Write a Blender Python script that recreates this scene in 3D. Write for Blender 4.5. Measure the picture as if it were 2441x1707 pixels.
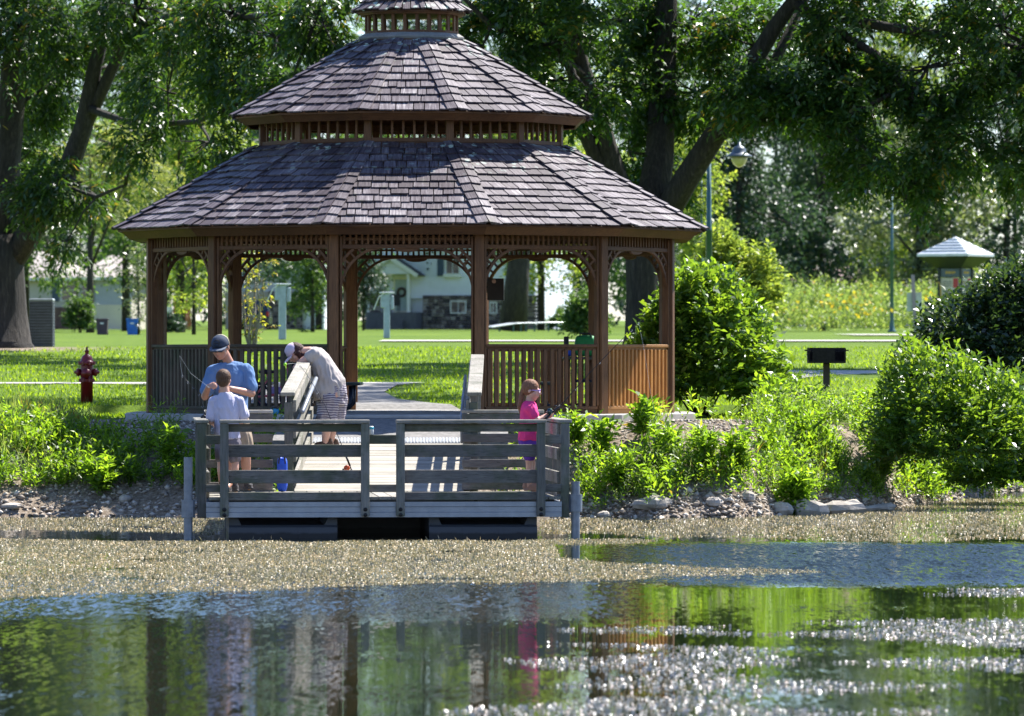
import bpy, math, random
import numpy as np
from mathutils import Vector, Matrix, Euler
random.seed(7)
rng = np.random.default_rng(11)
scn = bpy.context.scene
for _o in list(bpy.data.objects):
    bpy.data.objects.remove(_o)
COL = scn.collection

# ------------------------------------------------------------------ camera, sky, sun, exposure
HC, FPX, HY = 1.926, 12820.0, 865.0       # eye height above the pond, focal length and horizon in photo pixels
cam_d = bpy.data.cameras.new('camera')
cam = bpy.data.objects.new('camera', cam_d); COL.objects.link(cam)
cam.location = (0, 0, HC); cam.rotation_euler = (math.radians(90), 0, 0)
cam_d.sensor_width = 36.0; cam_d.lens = 36.0 * FPX / 2441.0
cam_d.shift_y = (HY - 853.5) / 2441.0
cam_d.clip_start = 1.0; cam_d.clip_end = 3000
cam_d.dof.use_dof = True; cam_d.dof.focus_distance = 62.0; cam_d.dof.aperture_fstop = 5.2
scn.camera = cam

SUN_EL, SUN_AZ = math.radians(53), math.radians(46)   # azimuth from +Y towards +X
world = bpy.data.worlds.new('World'); scn.world = world; world.use_nodes = True
wn = world.node_tree.nodes; wl = world.node_tree.links
sky = wn.new('ShaderNodeTexSky'); sky.sky_type = 'NISHITA'; sky.sun_disc = False
sky.sun_elevation = SUN_EL; sky.sun_rotation = SUN_AZ
sky.air_density = 1.1; sky.dust_density = 0.25; sky.ozone_density = 3.0
bg = wn['Background']; bg.inputs[1].default_value = 0.08
tint = wn.new('ShaderNodeMix'); tint.data_type = 'RGBA'; tint.blend_type = 'MULTIPLY'; tint.inputs[0].default_value = 1.0; tint.inputs[7].default_value = (.92, .97, 1.18, 1)
wl.new(sky.outputs[0], tint.inputs[6]); wl.new(tint.outputs[2], bg.inputs[0])
sun_d = bpy.data.lights.new('sun', 'SUN'); sun_d.energy = 5.0; sun_d.angle = math.radians(0.53)
sun_d.color = (1.0, 0.965, 0.91)
sun = bpy.data.objects.new('sun', sun_d); COL.objects.link(sun)
S = Vector((math.sin(SUN_AZ) * math.cos(SUN_EL), math.cos(SUN_AZ) * math.cos(SUN_EL), math.sin(SUN_EL)))
sun.rotation_euler = S.to_track_quat('Z', 'Y').to_euler(); sun.location = S * 80
scn.view_settings.view_transform = 'Standard'; scn.view_settings.look = 'None'
scn.view_settings.exposure = 1.32; scn.view_settings.gamma = 1.0
scn.view_settings.use_curve_mapping = False
scn.cycles.max_bounces = 7; scn.cycles.diffuse_bounces = 3; scn.cycles.glossy_bounces = 3
scn.cycles.transmission_bounces = 4; scn.cycles.transparent_max_bounces = 6
scn.cycles.caustics_reflective = False; scn.cycles.caustics_refractive = False
scn.cycles.use_denoising = True
scn.cycles.sample_clamp_indirect = 4.0

# ------------------------------------------------------------------ helpers
def P(x, y, D):
    """a photo pixel at distance D as a point of the place"""
    return Vector(((x - 1220.5) * D / FPX, D, HC - (y - HY) * D / FPX))
def PX(x, D): return (x - 1220.5) * D / FPX
def PZ(y, D): return HC - (y - HY) * D / FPX

def tag(o, label=None, cat=None, group=None, kind=None):
    if label: o['label'] = label
    if cat: o['category'] = cat
    if group: o['group'] = group
    if kind: o['kind'] = kind
    return o
def thing(name, label, cat, loc=(0, 0, 0), rz=0.0, group=None):
    o = bpy.data.objects.new(name, None); COL.objects.link(o)
    o.location = loc; o.rotation_euler = (0, 0, rz); o.empty_display_size = 0.2
    return tag(o, label, cat, group)
def offset_of(parent):
    v = Vector((0, 0, 0)); p = parent
    while p is not None:
        v += Vector(p.location); p = p.parent
    return v
def copy_tree(o, parent=None):
    c = o.copy(); COL.objects.link(c); c.parent = parent
    for ch in list(o.children): copy_tree(ch, c)
    return c

class MB:
    """collects shapes; build() links them as one mesh object"""
    def __init__(s): s.v = []; s.f = []; s.uv = None
    def add(s, vs, fs):
        n = len(s.v); s.v.extend([tuple(v) for v in vs]); s.f.extend([tuple(i + n for i in f) for f in fs]); return s
    def box(s, c, d, rz=0.0, ch=0.0, M=None):
        hx, hy, hz = d[0] / 2, d[1] / 2, d[2] / 2
        if ch <= 0:
            vs = [Vector((x, y, z)) for x in (-hx, hx) for y in (-hy, hy) for z in (-hz, hz)]
            fs = [(0, 1, 3, 2), (4, 6, 7, 5), (0, 4, 5, 1), (2, 3, 7, 6), (0, 2, 6, 4), (1, 5, 7, 3)]
        else:
            vs = []; idx = {}
            for ix, sx in enumerate((-1, 1)):
                for iy, sy in enumerate((-1, 1)):
                    for iz, sz in enumerate((-1, 1)):
                        for a in range(3):
                            p = [hx * sx, hy * sy, hz * sz]
                            for b in range(3):
                                if b != a: p[b] -= (sx, sy, sz)[b] * ch
                            idx[(ix, iy, iz, a)] = len(vs); vs.append(Vector(p))
            fs = []
            for a in range(3):
                b, c2 = [(1, 2), (2, 0), (0, 1)][a]
                for sa in (0, 1):
                    q = []
                    for (ub, uc) in ((0, 0), (1, 0), (1, 1), (0, 1)):
                        k = [0, 0, 0]; k[a] = sa; k[b] = ub; k[c2] = uc; q.append(idx[(k[0], k[1], k[2], a)])
                    fs.append(tuple(q if sa else q[::-1]))
            for a in range(3):      # edges parallel to axis a
                b, c2 = [(1, 2), (2, 0), (0, 1)][a]
                for sb in (0, 1):
                    for sc_ in (0, 1):
                        k0 = [0, 0, 0]; k1 = [0, 0, 0]; k0[a] = 0; k1[a] = 1
                        for k in (k0, k1): k[b] = sb; k[c2] = sc_
                        q = (idx[(*k0, b)], idx[(*k1, b)], idx[(*k1, c2)], idx[(*k0, c2)])
                        fs.append(q if sb == sc_ else q[::-1])
            for i in (0, 1):
                for j in (0, 1):
                    for k in (0, 1):
                        q = (idx[(i, j, k, 0)], idx[(i, j, k, 1)], idx[(i, j, k, 2)])
                        fs.append(q if (i + j + k) % 2 else q[::-1])
        R = M if M is not None else Matrix.Rotation(rz, 3, 'Z')
        return s.add([R @ v + Vector(c) for v in vs], fs)
    def bar(s, a, b, w, h, up=(0, 0, 1), ch=0.0):
        """a straight board from a to b, w across, h along up"""
        a = Vector(a); b = Vector(b); x = b - a; L = x.length; x.normalize()
        y = Vector(up).cross(x)
        if y.length < 1e-6: y = Vector((0, 1, 0)).cross(x)
        y.normalize(); z = x.cross(y)
        M = Matrix((x, y, z)).transposed()
        return s.box((a + b) / 2, (L, w, h), ch=ch, M=M)
    def tube(s, pts, r, n=8, cap=True):
        pts = [Vector(p) for p in pts]; rs = r if hasattr(r, '__len__') else [r] * len(pts)
        rings = []; prev = None
        for i, p in enumerate(pts):
            t = (pts[min(i + 1, len(pts) - 1)] - pts[max(i - 1, 0)])
            if t.length < 1e-9: t = Vector((0, 0, 1))
            t.normalize()
            if prev is None:
                u = t.cross(Vector((0, 0, 1)))
                if u.length < .1: u = t.cross(Vector((1, 0, 0)))
            else:
                u = prev - t * prev.dot(t)
                if u.length < 1e-5: u = t.cross(Vector((1, 0, 0)))
            u.normalize(); prev = u; w = t.cross(u)
            rings.append([p + (u * math.cos(2 * math.pi * k / n) + w * math.sin(2 * math.pi * k / n)) * rs[i] for k in range(n)])
        vs = [v for rg in rings for v in rg]; fs = []
        for i in range(len(rings) - 1):
            for k in range(n):
                fs.append((i * n + k, i * n + (k + 1) % n, (i + 1) * n + (k + 1) % n, (i + 1) * n + k))
        if cap:
            fs.append(tuple(range(n))[::-1]); fs.append(tuple((len(rings) - 1) * n + k for k in range(n)))
        return s.add(vs, fs)
    def lathe(s, prof, c=(0, 0, 0), n=16, M=None, a0=0.0):
        vs = []; fs = []
        for (r, z) in prof:
            for k in range(n):
                a = a0 + 2 * math.pi * k / n
                v = Vector((r * math.cos(a), r * math.sin(a), z))
                if M is not None: v = M @ v
                vs.append(v + Vector(c))
        for i in range(len(prof) - 1):
            for k in range(n):
                fs.append((i * n + k, i * n + (k + 1) % n, (i + 1) * n + (k + 1) % n, (i + 1) * n + k))
        if prof[0][0] > 1e-4: fs.append(tuple(range(n))[::-1])
        if prof[-1][0] > 1e-4: fs.append(tuple((len(prof) - 1) * n + k for k in range(n)))
        return s.add(vs, fs)
    def ball(s, c, r, n=10, m=6, M=None):
        rx, ry, rz = r if hasattr(r, '__len__') else (r, r, r)
        vs = []; fs = []
        for j in range(m + 1):
            t = math.pi * j / m
            for k in range(n):
                a = 2 * math.pi * k / n
                v = Vector((rx * math.sin(t) * math.cos(a), ry * math.sin(t) * math.sin(a), rz * math.cos(t)))
                if M is not None: v = M @ v
                vs.append(v + Vector(c))
        for j in range(m):
            for k in range(n):
                fs.append((j * n + k, (j + 1) * n + k, (j + 1) * n + (k + 1) % n, j * n + (k + 1) % n))
        return s.add(vs, fs)
    def prism(s, pts, dirv):
        """a flat polygon pushed out along dirv"""
        n = len(pts); d = Vector(dirv); pts = [Vector(p) for p in pts]
        vs = pts + [p + d for p in pts]
        fs = [tuple(range(n))[::-1], tuple(range(n, 2 * n))] + [(i, (i + 1) % n, n + (i + 1) % n, n + i) for i in range(n)]
        return s.add(vs, fs)
    def build(s, name, m, parent=None, smooth=False, local=False, kind=None, label=None):
        me = bpy.data.meshes.new(name)
        off = Vector((0, 0, 0)) if (local or parent is None) else offset_of(parent)
        me.from_pydata([(v[0] - off.x, v[1] - off.y, v[2] - off.z) for v in s.v], [], s.f)
        if s.uv is not None:
            ul = me.uv_layers.new(name='UVMap'); ul.data.foreach_set('uv', np.array(s.uv, dtype=np.float32).ravel())
        me.materials.append(m)
        if smooth: me.polygons.foreach_set('use_smooth', [True] * len(me.polygons))
        me.update()
        o = bpy.data.objects.new(name, me); COL.objects.link(o)
        if parent: o.parent = parent
        if kind: o['kind'] = kind
        if label: o['label'] = label
        return o

def np_mesh(name, V, Fq, m, parent=None, kind=None, off=None):
    """V (n,3), Fq (k,4) or (k,3) numpy"""
    if off is None: off = np.array(offset_of(parent)) if parent else np.zeros(3)
    me = bpy.data.meshes.new(name); V = (V - off).astype(np.float32); k = Fq.shape[1]
    me.vertices.add(len(V)); me.vertices.foreach_set('co', V.ravel())
    me.loops.add(Fq.size); me.loops.foreach_set('vertex_index', Fq.astype(np.int32).ravel())
    me.polygons.add(len(Fq)); me.polygons.foreach_set('loop_start', np.arange(0, Fq.size, k, dtype=np.int32))
    me.update(calc_edges=True)
    if m: me.materials.append(m)
    o = bpy.data.objects.new(name, me); COL.objects.link(o)
    if parent: o.parent = parent
    if kind: o['kind'] = kind
    return o

# ------------------------------------------------------------------ materials
def nodes(name):
    m = bpy.data.materials.new(name); m.use_nodes = True
    return m, m.node_tree.nodes, m.node_tree.links, m.node_tree.nodes['Principled BSDF']
def ramp(N, stops):
    r = N.new('ShaderNodeValToRGB'); e = r.color_ramp.elements
    while len(e) < len(stops): e.new(0.5)
    for el, (p, c) in zip(e, stops): el.position = p; el.color = (*c, 1)
    return r
def mapping(N, L, src, scale=(1, 1, 1)):
    mp = N.new('ShaderNodeMapping'); mp.inputs['Scale'].default_value = scale; L.new(src, mp.inputs[0]); return mp.outputs[0]
def noise(N, L, vec, sc=5, det=4, rough=.6):
    n = N.new('ShaderNodeTexNoise'); n.inputs['Scale'].default_value = sc; n.inputs['Detail'].default_value = det
    n.inputs['Roughness'].default_value = rough; L.new(vec, n.inputs['Vector']); return n.outputs['Fac']
def mixc(N, L, f, a, b, mode='MIX'):
    x = N.new('ShaderNodeMix'); x.data_type = 'RGBA'; x.blend_type = mode
    for s, v in ((x.inputs[0], f), (x.inputs[6], a), (x.inputs[7], b)):
        if isinstance(v, (int, float)): s.default_value = v
        elif isinstance(v, tuple): s.default_value = (*v, 1)
        else: L.new(v, s)
    return x.outputs[2]
def math_(N, L, op, a, b=0.0, c=None):
    x = N.new('ShaderNodeMath'); x.operation = op
    for i, v in enumerate((a, b) if c is None else (a, b, c)):
        if isinstance(v, (int, float)): x.inputs[i].default_value = v
        else: L.new(v, x.inputs[i])
    return x.outputs[0]
def bump(N, L, h, bs, st=.3, dist=.01):
    b = N.new('ShaderNodeBump'); b.inputs['Strength'].default_value = st; b.inputs['Distance'].default_value = dist
    L.new(h, b.inputs['Height']); L.new(b.outputs[0], bs.inputs['Normal']); return b
def rand(N, L):
    """a number of its own for every object and every loose piece"""
    oi = N.new('ShaderNodeObjectInfo'); ge = N.new('ShaderNodeNewGeometry')
    return math_(N, L, 'FRACT', math_(N, L, 'ADD', oi.outputs['Random'], ge.outputs['Random Per Island']))
def geo(N): return N.new('ShaderNodeNewGeometry').outputs['Position']

def plain(name, c, rough=.6, metal=0.0, var=.12, sc=6.0, spec=.4, bmp=.0):
    m, N, L, b = nodes(name)
    f = noise(N, L, geo(N), sc, 5, .65)
    c0 = tuple(x * (1 - var * 1.6) for x in c); c1 = tuple(min(1, x * (1 + var * 1.4)) for x in c)
    r = ramp(N, [(.3, c0), (.7, c1)]); L.new(f, r.inputs[0]); L.new(r.outputs[0], b.inputs['Base Color'])
    b.inputs['Roughness'].default_value = rough; b.inputs['Metallic'].default_value = metal
    b.inputs['Specular IOR Level'].default_value = spec
    if bmp: bump(N, L, noise(N, L, geo(N), sc * 8, 4), b, bmp, .004)
    return m

def wood(name, axis, dark, light, mid=None, rough=.8, algae=None, stretch=14.0, spec=.25, patch=1.6, var=.5):
    """grain runs along axis (0 x, 1 y, 2 z) in world space; boards differ a little one from another"""
    m, N, L, b = nodes(name)
    sc = [stretch] * 3; sc[axis] = .9
    v = mapping(N, L, geo(N), tuple(sc))
    g = noise(N, L, v, 4.0, 6, .7)
    p = noise(N, L, geo(N), patch, 3, .6)
    stops = [(.28, dark), (.72, light)] if mid is None else [(.25, dark), (.5, mid), (.75, light)]
    r = ramp(N, stops)
    rr = rand(N, L)
    f = math_(N, L, 'ADD', math_(N, L, 'MULTIPLY', g, .6), math_(N, L, 'MULTIPLY', p, .4))
    f = math_(N, L, 'ADD', f, math_(N, L, 'MULTIPLY', math_(N, L, 'SUBTRACT', rr, .5), var * .4))
    L.new(f, r.inputs[0]); col = r.outputs[0]
    if algae:
        pf = noise(N, L, geo(N), 2.3, 4, .65)
        rr2 = ramp(N, [(.48, (0, 0, 0)), (.62, (1, 1, 1))]); L.new(pf, rr2.inputs[0])
        col = mixc(N, L, math_(N, L, 'MULTIPLY', rr2.outputs[0], .62), col, algae)
    # fine dark checks
    ck = ramp(N, [(.30, (.35, .35, .35)), (.42, (1, 1, 1))]); L.new(noise(N, L, mapping(N, L, geo(N), tuple([60 if i != axis else 2.2 for i in range(3)])), 2.0, 3, .5), ck.inputs[0])
    col = mixc(N, L, .8, col, ck.outputs[0], 'MULTIPLY')
    L.new(col, b.inputs['Base Color']); b.inputs['Roughness'].default_value = rough
    b.inputs['Specular IOR Level'].default_value = spec
    bump(N, L, g, b, .5, .004)
    return m

def leaf(name, c, tr, var=.35, rough=.42, tmix=.45, spec=.5, yellow=0.0):
    m, N, L, b = nodes(name)
    rr = rand(N, L)
    big = noise(N, L, geo(N), .7, 2, .5)
    f = math_(N, L, 'ADD', math_(N, L, 'MULTIPLY', rr, .7), math_(N, L, 'MULTIPLY', big, .45))
    def k(c, s): return tuple(min(1, x * s) for x in c)
    st = [(.15, k(c, 1 - var)), (.55, c), (.9, k((c[0] * 1.35, c[1] * 1.1, c[2]), 1 + var))]
    st2 = [(.15, k(tr, 1 - var)), (.55, tr), (.9, k((tr[0] * 1.35, tr[1] * 1.1, tr[2]), 1 + var))]
    if yellow > 0:
        st.append((1 - yellow, (.30, .20, .02))); st2.append((1 - yellow, (.45, .32, .03)))
        st[-2] = (1 - yellow - .02, st[-2][1]); st2[-2] = (1 - yellow - .02, st2[-2][1])
    r = ramp(N, st); L.new(f, r.inputs[0]); L.new(r.outputs[0], b.inputs['Base Color'])
    r2 = ramp(N, st2); L.new(f, r2.inputs[0])
    b.inputs['Roughness'].default_value = rough; b.inputs['Specular IOR Level'].default_value = spec
    t = N.new('ShaderNodeBsdfTranslucent'); L.new(r2.outputs[0], t.inputs[0])
    mx = N.new('ShaderNodeMixShader'); mx.inputs[0].default_value = tmix
    L.new(b.outputs[0], mx.inputs[1]); L.new(t.outputs[0], mx.inputs[2])
    L.new(mx.outputs[0], N['Material Output'].inputs[0])
    return m

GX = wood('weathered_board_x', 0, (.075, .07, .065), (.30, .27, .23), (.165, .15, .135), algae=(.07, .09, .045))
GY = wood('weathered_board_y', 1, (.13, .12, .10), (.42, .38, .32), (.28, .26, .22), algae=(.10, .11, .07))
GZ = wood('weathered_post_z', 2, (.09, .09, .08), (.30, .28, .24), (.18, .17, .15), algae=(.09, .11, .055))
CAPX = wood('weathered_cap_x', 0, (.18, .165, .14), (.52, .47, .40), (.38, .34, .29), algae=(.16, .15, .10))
DECKX = wood('deck_board_x', 0, (.20, .18, .15), (.50, .45, .37), (.36, .33, .27))
STX = wood('brown_stain_x', 0, (.045, .022, .013), (.24, .115, .050), (.13, .062, .029), rough=.6, var=.3)
STZ = wood('brown_stain_z', 2, (.048, .024, .014), (.28, .135, .056), (.15, .072, .032), rough=.6, var=.3)
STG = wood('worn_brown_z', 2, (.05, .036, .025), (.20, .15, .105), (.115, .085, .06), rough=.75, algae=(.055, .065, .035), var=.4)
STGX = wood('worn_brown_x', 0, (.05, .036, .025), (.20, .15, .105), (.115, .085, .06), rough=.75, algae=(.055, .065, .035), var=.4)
STO = wood('sunlit_orange_stain_z', 2, (.22, .085, .02), (.62, .29, .07), (.42, .18, .042), rough=.55, var=.4)  # orange stain brightened in its colour towards how the balusters look in sun
STOX = wood('sunlit_orange_stain_x', 0, (.18, .08, .025), (.50, .26, .09), (.34, .16, .05), rough=.6, var=.3)  # rails of the same bays, sunlit tone mixed into the stain
CONC = plain('concrete', (.40, .38, .35), .9, var=.16, sc=3, bmp=.3)
ASPH = plain('asphalt', (.20, .19, .175), .95, var=.25, sc=14, bmp=.5)
PATHM = plain('pale_concrete_path', (.46, .43, .38), .9, var=.12, sc=2)
ALU = plain('aluminium', (.27, .30, .35), .45, .75, .12, 4)
GALV = plain('galvanised_steel', (.22, .24, .27), .5, .6, .15, 9)
BLACKM = plain('black_metal', (.016, .016, .018), .45, .3, .2)
BLACKP = plain('black_plastic', (.02, .02, .024), .5)
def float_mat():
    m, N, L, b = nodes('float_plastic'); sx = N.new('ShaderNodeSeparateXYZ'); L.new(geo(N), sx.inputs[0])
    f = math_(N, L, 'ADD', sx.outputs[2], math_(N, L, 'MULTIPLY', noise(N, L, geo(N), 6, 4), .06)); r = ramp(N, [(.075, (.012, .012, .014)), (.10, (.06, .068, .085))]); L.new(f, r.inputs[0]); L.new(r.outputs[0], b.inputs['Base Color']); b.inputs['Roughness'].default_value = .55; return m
FLOATM = float_mat()
REDM = plain('hydrant_red', (.17, .008, .016), .38, 0, .25, 7, .5)
TEAL = plain('pale_green_enamel', (.37, .44, .50), .5, var=.12)
TEALD = plain('lamp_green_paint', (.06, .13, .14), .45, .2)

# shingles: grain runs up the slope (v of the uv map)
def shingle_mat():
    m, N, L, b = nodes('cedar_shingle')
    uv = N.new('ShaderNodeUVMap').outputs[0]; rr = rand(N, L)
    off = N.new('ShaderNodeCombineXYZ'); L.new(math_(N, L, 'MULTIPLY', rr, 37.0), off.inputs[0]); L.new(math_(N, L, 'MULTIPLY', rr, 11.0), off.inputs[1])
    ad = N.new('ShaderNodeVectorMath'); ad.operation = 'ADD'; L.new(uv, ad.inputs[0]); L.new(off.outputs[0], ad.inputs[1])
    g = noise(N, L, mapping(N, L, ad.outputs[0], (9, 1.1, 1)), 3.0, 6, .7)
    f = math_(N, L, 'ADD', math_(N, L, 'MULTIPLY', g, .75), math_(N, L, 'MULTIPLY', rr, .18))
    f = math_(N, L, 'ADD', f, math_(N, L, 'MULTIPLY', math_(N, L, 'SUBTRACT', noise(N, L, geo(N), .8, 3), .5), .35))
    r = ramp(N, [(.24, (.024, .017, .020)), (.42, (.070, .053, .060)), (.57, (.165, .140, .146)), (.74, (.48, .44, .415))])
    L.new(f, r.inputs[0]); col = r.outputs[0]
    # green-grey lichen spots, thickest near the top of each roof
    vo = N.new('ShaderNodeTexVoronoi'); vo.inputs['Scale'].default_value = 7.5; vo.inputs['Randomness'].default_value = 1
    L.new(geo(N), vo.inputs['Vector'])
    n2 = noise(N, L, geo(N), 26, 3); d = math_(N, L, 'ADD', vo.outputs['Distance'], math_(N, L, 'MULTIPLY', n2, .28))
    lr = ramp(N, [(.40, (1, 1, 1)), (.45, (0, 0, 0))]); L.new(d, lr.inputs[0])
    sx = N.new('ShaderNodeSeparateXYZ'); L.new(geo(N), sx.inputs[0])
    a = N.new('ShaderNodeMapRange'); L.new(sx.outputs[2], a.inputs[0]); a.inputs[1].default_value = 4.35; a.inputs[2].default_value = 4.8
    a2 = N.new('ShaderNodeMapRange'); L.new(sx.outputs[2], a2.inputs[0]); a2.inputs[1].default_value = 5.0; a2.inputs[2].default_value = 4.95
    a3 = N.new('ShaderNodeMapRange'); L.new(sx.outputs[2], a3.inputs[0]); a3.inputs[1].default_value = 5.9; a3.inputs[2].default_value = 6.3
    k = math_(N, L, 'ADD', math_(N, L, 'MULTIPLY', a.outputs[0], a2.outputs[0]), a3.outputs[0])
    rg = ramp(N, [(.45, (0, 0, 0)), (.6, (1, 1, 1))]); L.new(noise(N, L, geo(N), 1.7, 2), rg.inputs[0])
    k = math_(N, L, 'MULTIPLY', math_(N, L, 'MULTIPLY', k, lr.outputs[0]), math_(N, L, 'ADD', rg.outputs[0], .15))
    k = math_(N, L, 'MINIMUM', k, .85)
    col = mixc(N, L, k, col, (.42, .52, .44))
    # a little moss along the butts
    ms = ramp(N, [(.60, (0, 0, 0)), (.72, (1, 1, 1))]); L.new(noise(N, L, geo(N), 5, 4), ms.inputs[0])
    col = mixc(N, L, math_(N, L, 'MULTIPLY', ms.outputs[0], .35), col, (.10, .10, .045))
    L.new(col, b.inputs['Base Color']); b.inputs['Roughness'].default_value = .6; b.inputs['Specular IOR Level'].default_value = .28
    bump(N, L, g, b, .7, .006)
    return m
SHI = shingle_mat()

# ------------------------------------------------------------------ leaves and trees (numpy)
def unit(a): return a / np.maximum(np.linalg.norm(a, axis=1, keepdims=True), 1e-9)
def leaf_arrays(B, D, Nn, Ln, W, fold=.18):
    D = unit(D); Sd = unit(np.cross(D, Nn)); Nn = np.cross(Sd, D)
    m = B + D * (Ln * .45)[:, None]; f = Nn * (W * fold)[:, None]; h = Sd * (W / 2)[:, None]
    tip = B + D * Ln[:, None] - Nn * (Ln * .12)[:, None]
    V = np.stack([B, m - h + f, tip, m + h + f], 1).reshape(-1, 3)
    return V, np.arange(len(V)).reshape(-1, 4)
def clump_field(p, s, seed=0.0):
    q = p * s + seed
    return (np.sin(q[:, 0] * 1.7 + 1.3 * np.sin(q[:, 1] * 1.1)) + np.sin(q[:, 1] * 1.9 + 1.7 * np.sin(q[:, 2] * 1.3)) + np.sin(q[:, 2] * 2.1 + 1.1 * np.sin(q[:, 0] * 1.5))) / 3
def sample_lump(l, n, hollow=.45):
    cx, cy, cz, rx, ry, rz = l[:6]
    d = unit(rng.normal(size=(n, 3))); r = (hollow ** 3 + (1 - hollow ** 3) * rng.random(n)) ** (1 / 3)
    return np.array([cx, cy, cz]) + d * r[:, None] * np.array([rx, ry, rz]), d
def twig_leaves(C, Dr, k, twigL, leafL, leafW, droop=.5, upn=1.0):
    """k leaves in two rows along each drooping twig"""
    n = len(C); Dr = unit(Dr + np.array([0, 0, -droop]))
    side = unit(np.cross(Dr, rng.normal(size=(n, 3)) * .4 + np.array([0, 0, 1.0])))
    t = (np.arange(k) + .5) / k; sg = np.where(np.arange(k) % 2 == 0, 1.0, -1.0)
    L0 = twigL * (.6 + .7 * rng.random(n))
    B = C[:, None, :] + Dr[:, None, :] * (t[None, :, None] * L0[:, None, None])
    B = B + np.array([0, 0, -1.0]) * (t ** 2)[None, :, None] * L0[:, None, None] * droop * .5
    D = Dr[:, None, :] * .55 + side[:, None, :] * sg[None, :, None] * .8 + rng.normal(size=(n, k, 3)) * .28 + np.array([0, 0, -droop * .6])
    Nn = np.array([0, 0, upn]) + rng.normal(size=(n, k, 3)) * .55
    N_ = n * k
    return B.reshape(N_, 3), D.reshape(N_, 3), Nn.reshape(N_, 3), leafL * (.65 + .6 * rng.random(N_)), leafW * (.7 + .5 * rng.random(N_))
BARK = None
def bark_mat():
    m, N, L, b = nodes('bark')
    v = mapping(N, L, geo(N), (9, 9, 1.4)); g = noise(N, L, v, 2.2, 6, .7)
    r = ramp(N, [(.3, (.014, .012, .010)), (.55, (.044, .037, .030)), (.8, (.115, .10, .085))]); L.new(g, r.inputs[0])
    L.new(r.outputs[0], b.inputs['Base Color']); b.inputs['Roughness'].default_value = .9
    bump(N, L, g, b, 1.0, .06); return m
BARK = bark_mat()
def wob(a, b, n, j, r):
    a = Vector(a); b = Vector(b); L = (b - a).length
    return [a.lerp(b, i / n) + (Vector((r.uniform(-1, 1), r.uniform(-1, 1), r.uniform(-.6, .6))) * j * L if 0 < i < n else Vector((0, 0, 0))) for i in range(n + 1)]
def tree(name, label, trunk, limbs, lumps, m, leafL=.11, leafW=.04, k=9, twigL=.38, gap=-.1, gs=1.0, droop=.5, group=None, seed=1, cat='tree', sub=7, bark=None, sides=10, hollow=.45, trunk_name='trunk', crown_name='crown'):
    """trunk: [(point, radius)...]; limbs: list of such lines; lumps: (cx,cy,cz,rx,ry,rz,n_twigs[,limb point])"""
    R = random.Random(seed)
    base = trunk[0][0]
    T = thing(name, label, cat, tuple(base), group=group)
    mb = MB()
    for li, line in enumerate([trunk] + limbs):
        mb.tube([p for p, r in line], [r for p, r in line], sides if li == 0 else max(5, sides - 2))
    ends = [line[-1][0] for line in limbs] or [trunk[-1][0]]
    allp = [p for line in limbs for p, r in line[1:]] or [p for p, r in trunk[1:]]
    Vs = []; Ds = []; Ns = []; Ls = []; Ws = []
    for l in lumps:
        c = Vector(l[:3]); att = min(allp, key=lambda p: (Vector(p) - c).length)
        if (Vector(att) - c).length > .3: mb.tube(wob(att, c, 3, .06, R), [.05 * l[3] ** .5, .045 * l[3] ** .5, .035 * l[3] ** .5, .02 * l[3] ** .5], 5)
        for _ in range(sub):
            d = Vector((R.gauss(0, 1), R.gauss(0, 1), R.gauss(0, .8))).normalized()
            e = c + Vector((d.x * l[3], d.y * l[4], d.z * l[5])) * .85
            mb.tube(wob(c, e, 3, .08, R), [.028 * l[3] ** .5, .02 * l[3] ** .5, .012, .005], 4, cap=False)
        C, d = sample_lump(l, int(l[6] * 1.6), hollow)
        keep = clump_field(C, 1.6 * gs, seed * 3.7) > gap
        C = C[keep][:int(l[6])]; d = d[keep][:int(l[6])]
        a = twig_leaves(C, d + rng.normal(size=d.shape) * .6, k, twigL, leafL, leafW, droop)
        Vs.append(a[0]); Ds.append(a[1]); Ns.append(a[2]); Ls.append(a[3]); Ws.append(a[4])
    mb.build(trunk_name, bark or BARK, T, smooth=True)
    V, F = leaf_arrays(np.concatenate(Vs), np.concatenate(Ds), np.concatenate(Ns), np.concatenate(Ls), np.concatenate(Ws))
    np_mesh(crown_name, V, F, m, T)
    return T
# ------------------------------------------------------------------ ground and water
SHX = [-300, -30, -6.7, -3.3, -2.95, -.25, .1, 2.77, 4.84, 6.78, 7.8, 12, 40, 300]
SHY = [60, 65, 67.6, 67.3, 66.4, 66.4, 67.3, 67.3, 70.5, 78.4, 82, 86, 92, 92]
FY = [60, 69, 78, 85, 110, 140, 200, 350, 900]
FZ = [1.1, 1.17, 1.32, 1.58, 2.24, 2.53, 3.0, 4.1, 9.0]
BT = [-3, -.2, 0, .3, 1.1, 1.6, 2.1, 3.0, 6.0, 1000]
BZ = [-1.3, -.12, 0, .17, .62, .88, 1.06, 1.16, 1.5, 50]
def ground_np(x, y):
    ys = np.interp(x, SHX, SHY) + .12 * np.sin(x * 2.1) + .07 * np.sin(x * 5.3 + 1)
    t = y - ys
    z = np.minimum(np.interp(t, BT, BZ), np.interp(y, FY, FZ))
    z = z + np.where(t > 0, .03 * np.sin(x * 1.3 + y * .9) * np.exp(-np.abs(t - 1) * .7), 0)
    near = (np.abs(x + 1.37) < 4.6) & (np.abs(y - 73.2) < 4.2)
    return np.where(near, np.minimum(z, 1.16), z), t
def gz(x, y): return float(ground_np(np.array([float(x)]), np.array([float(y)]))[0][0])

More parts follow.
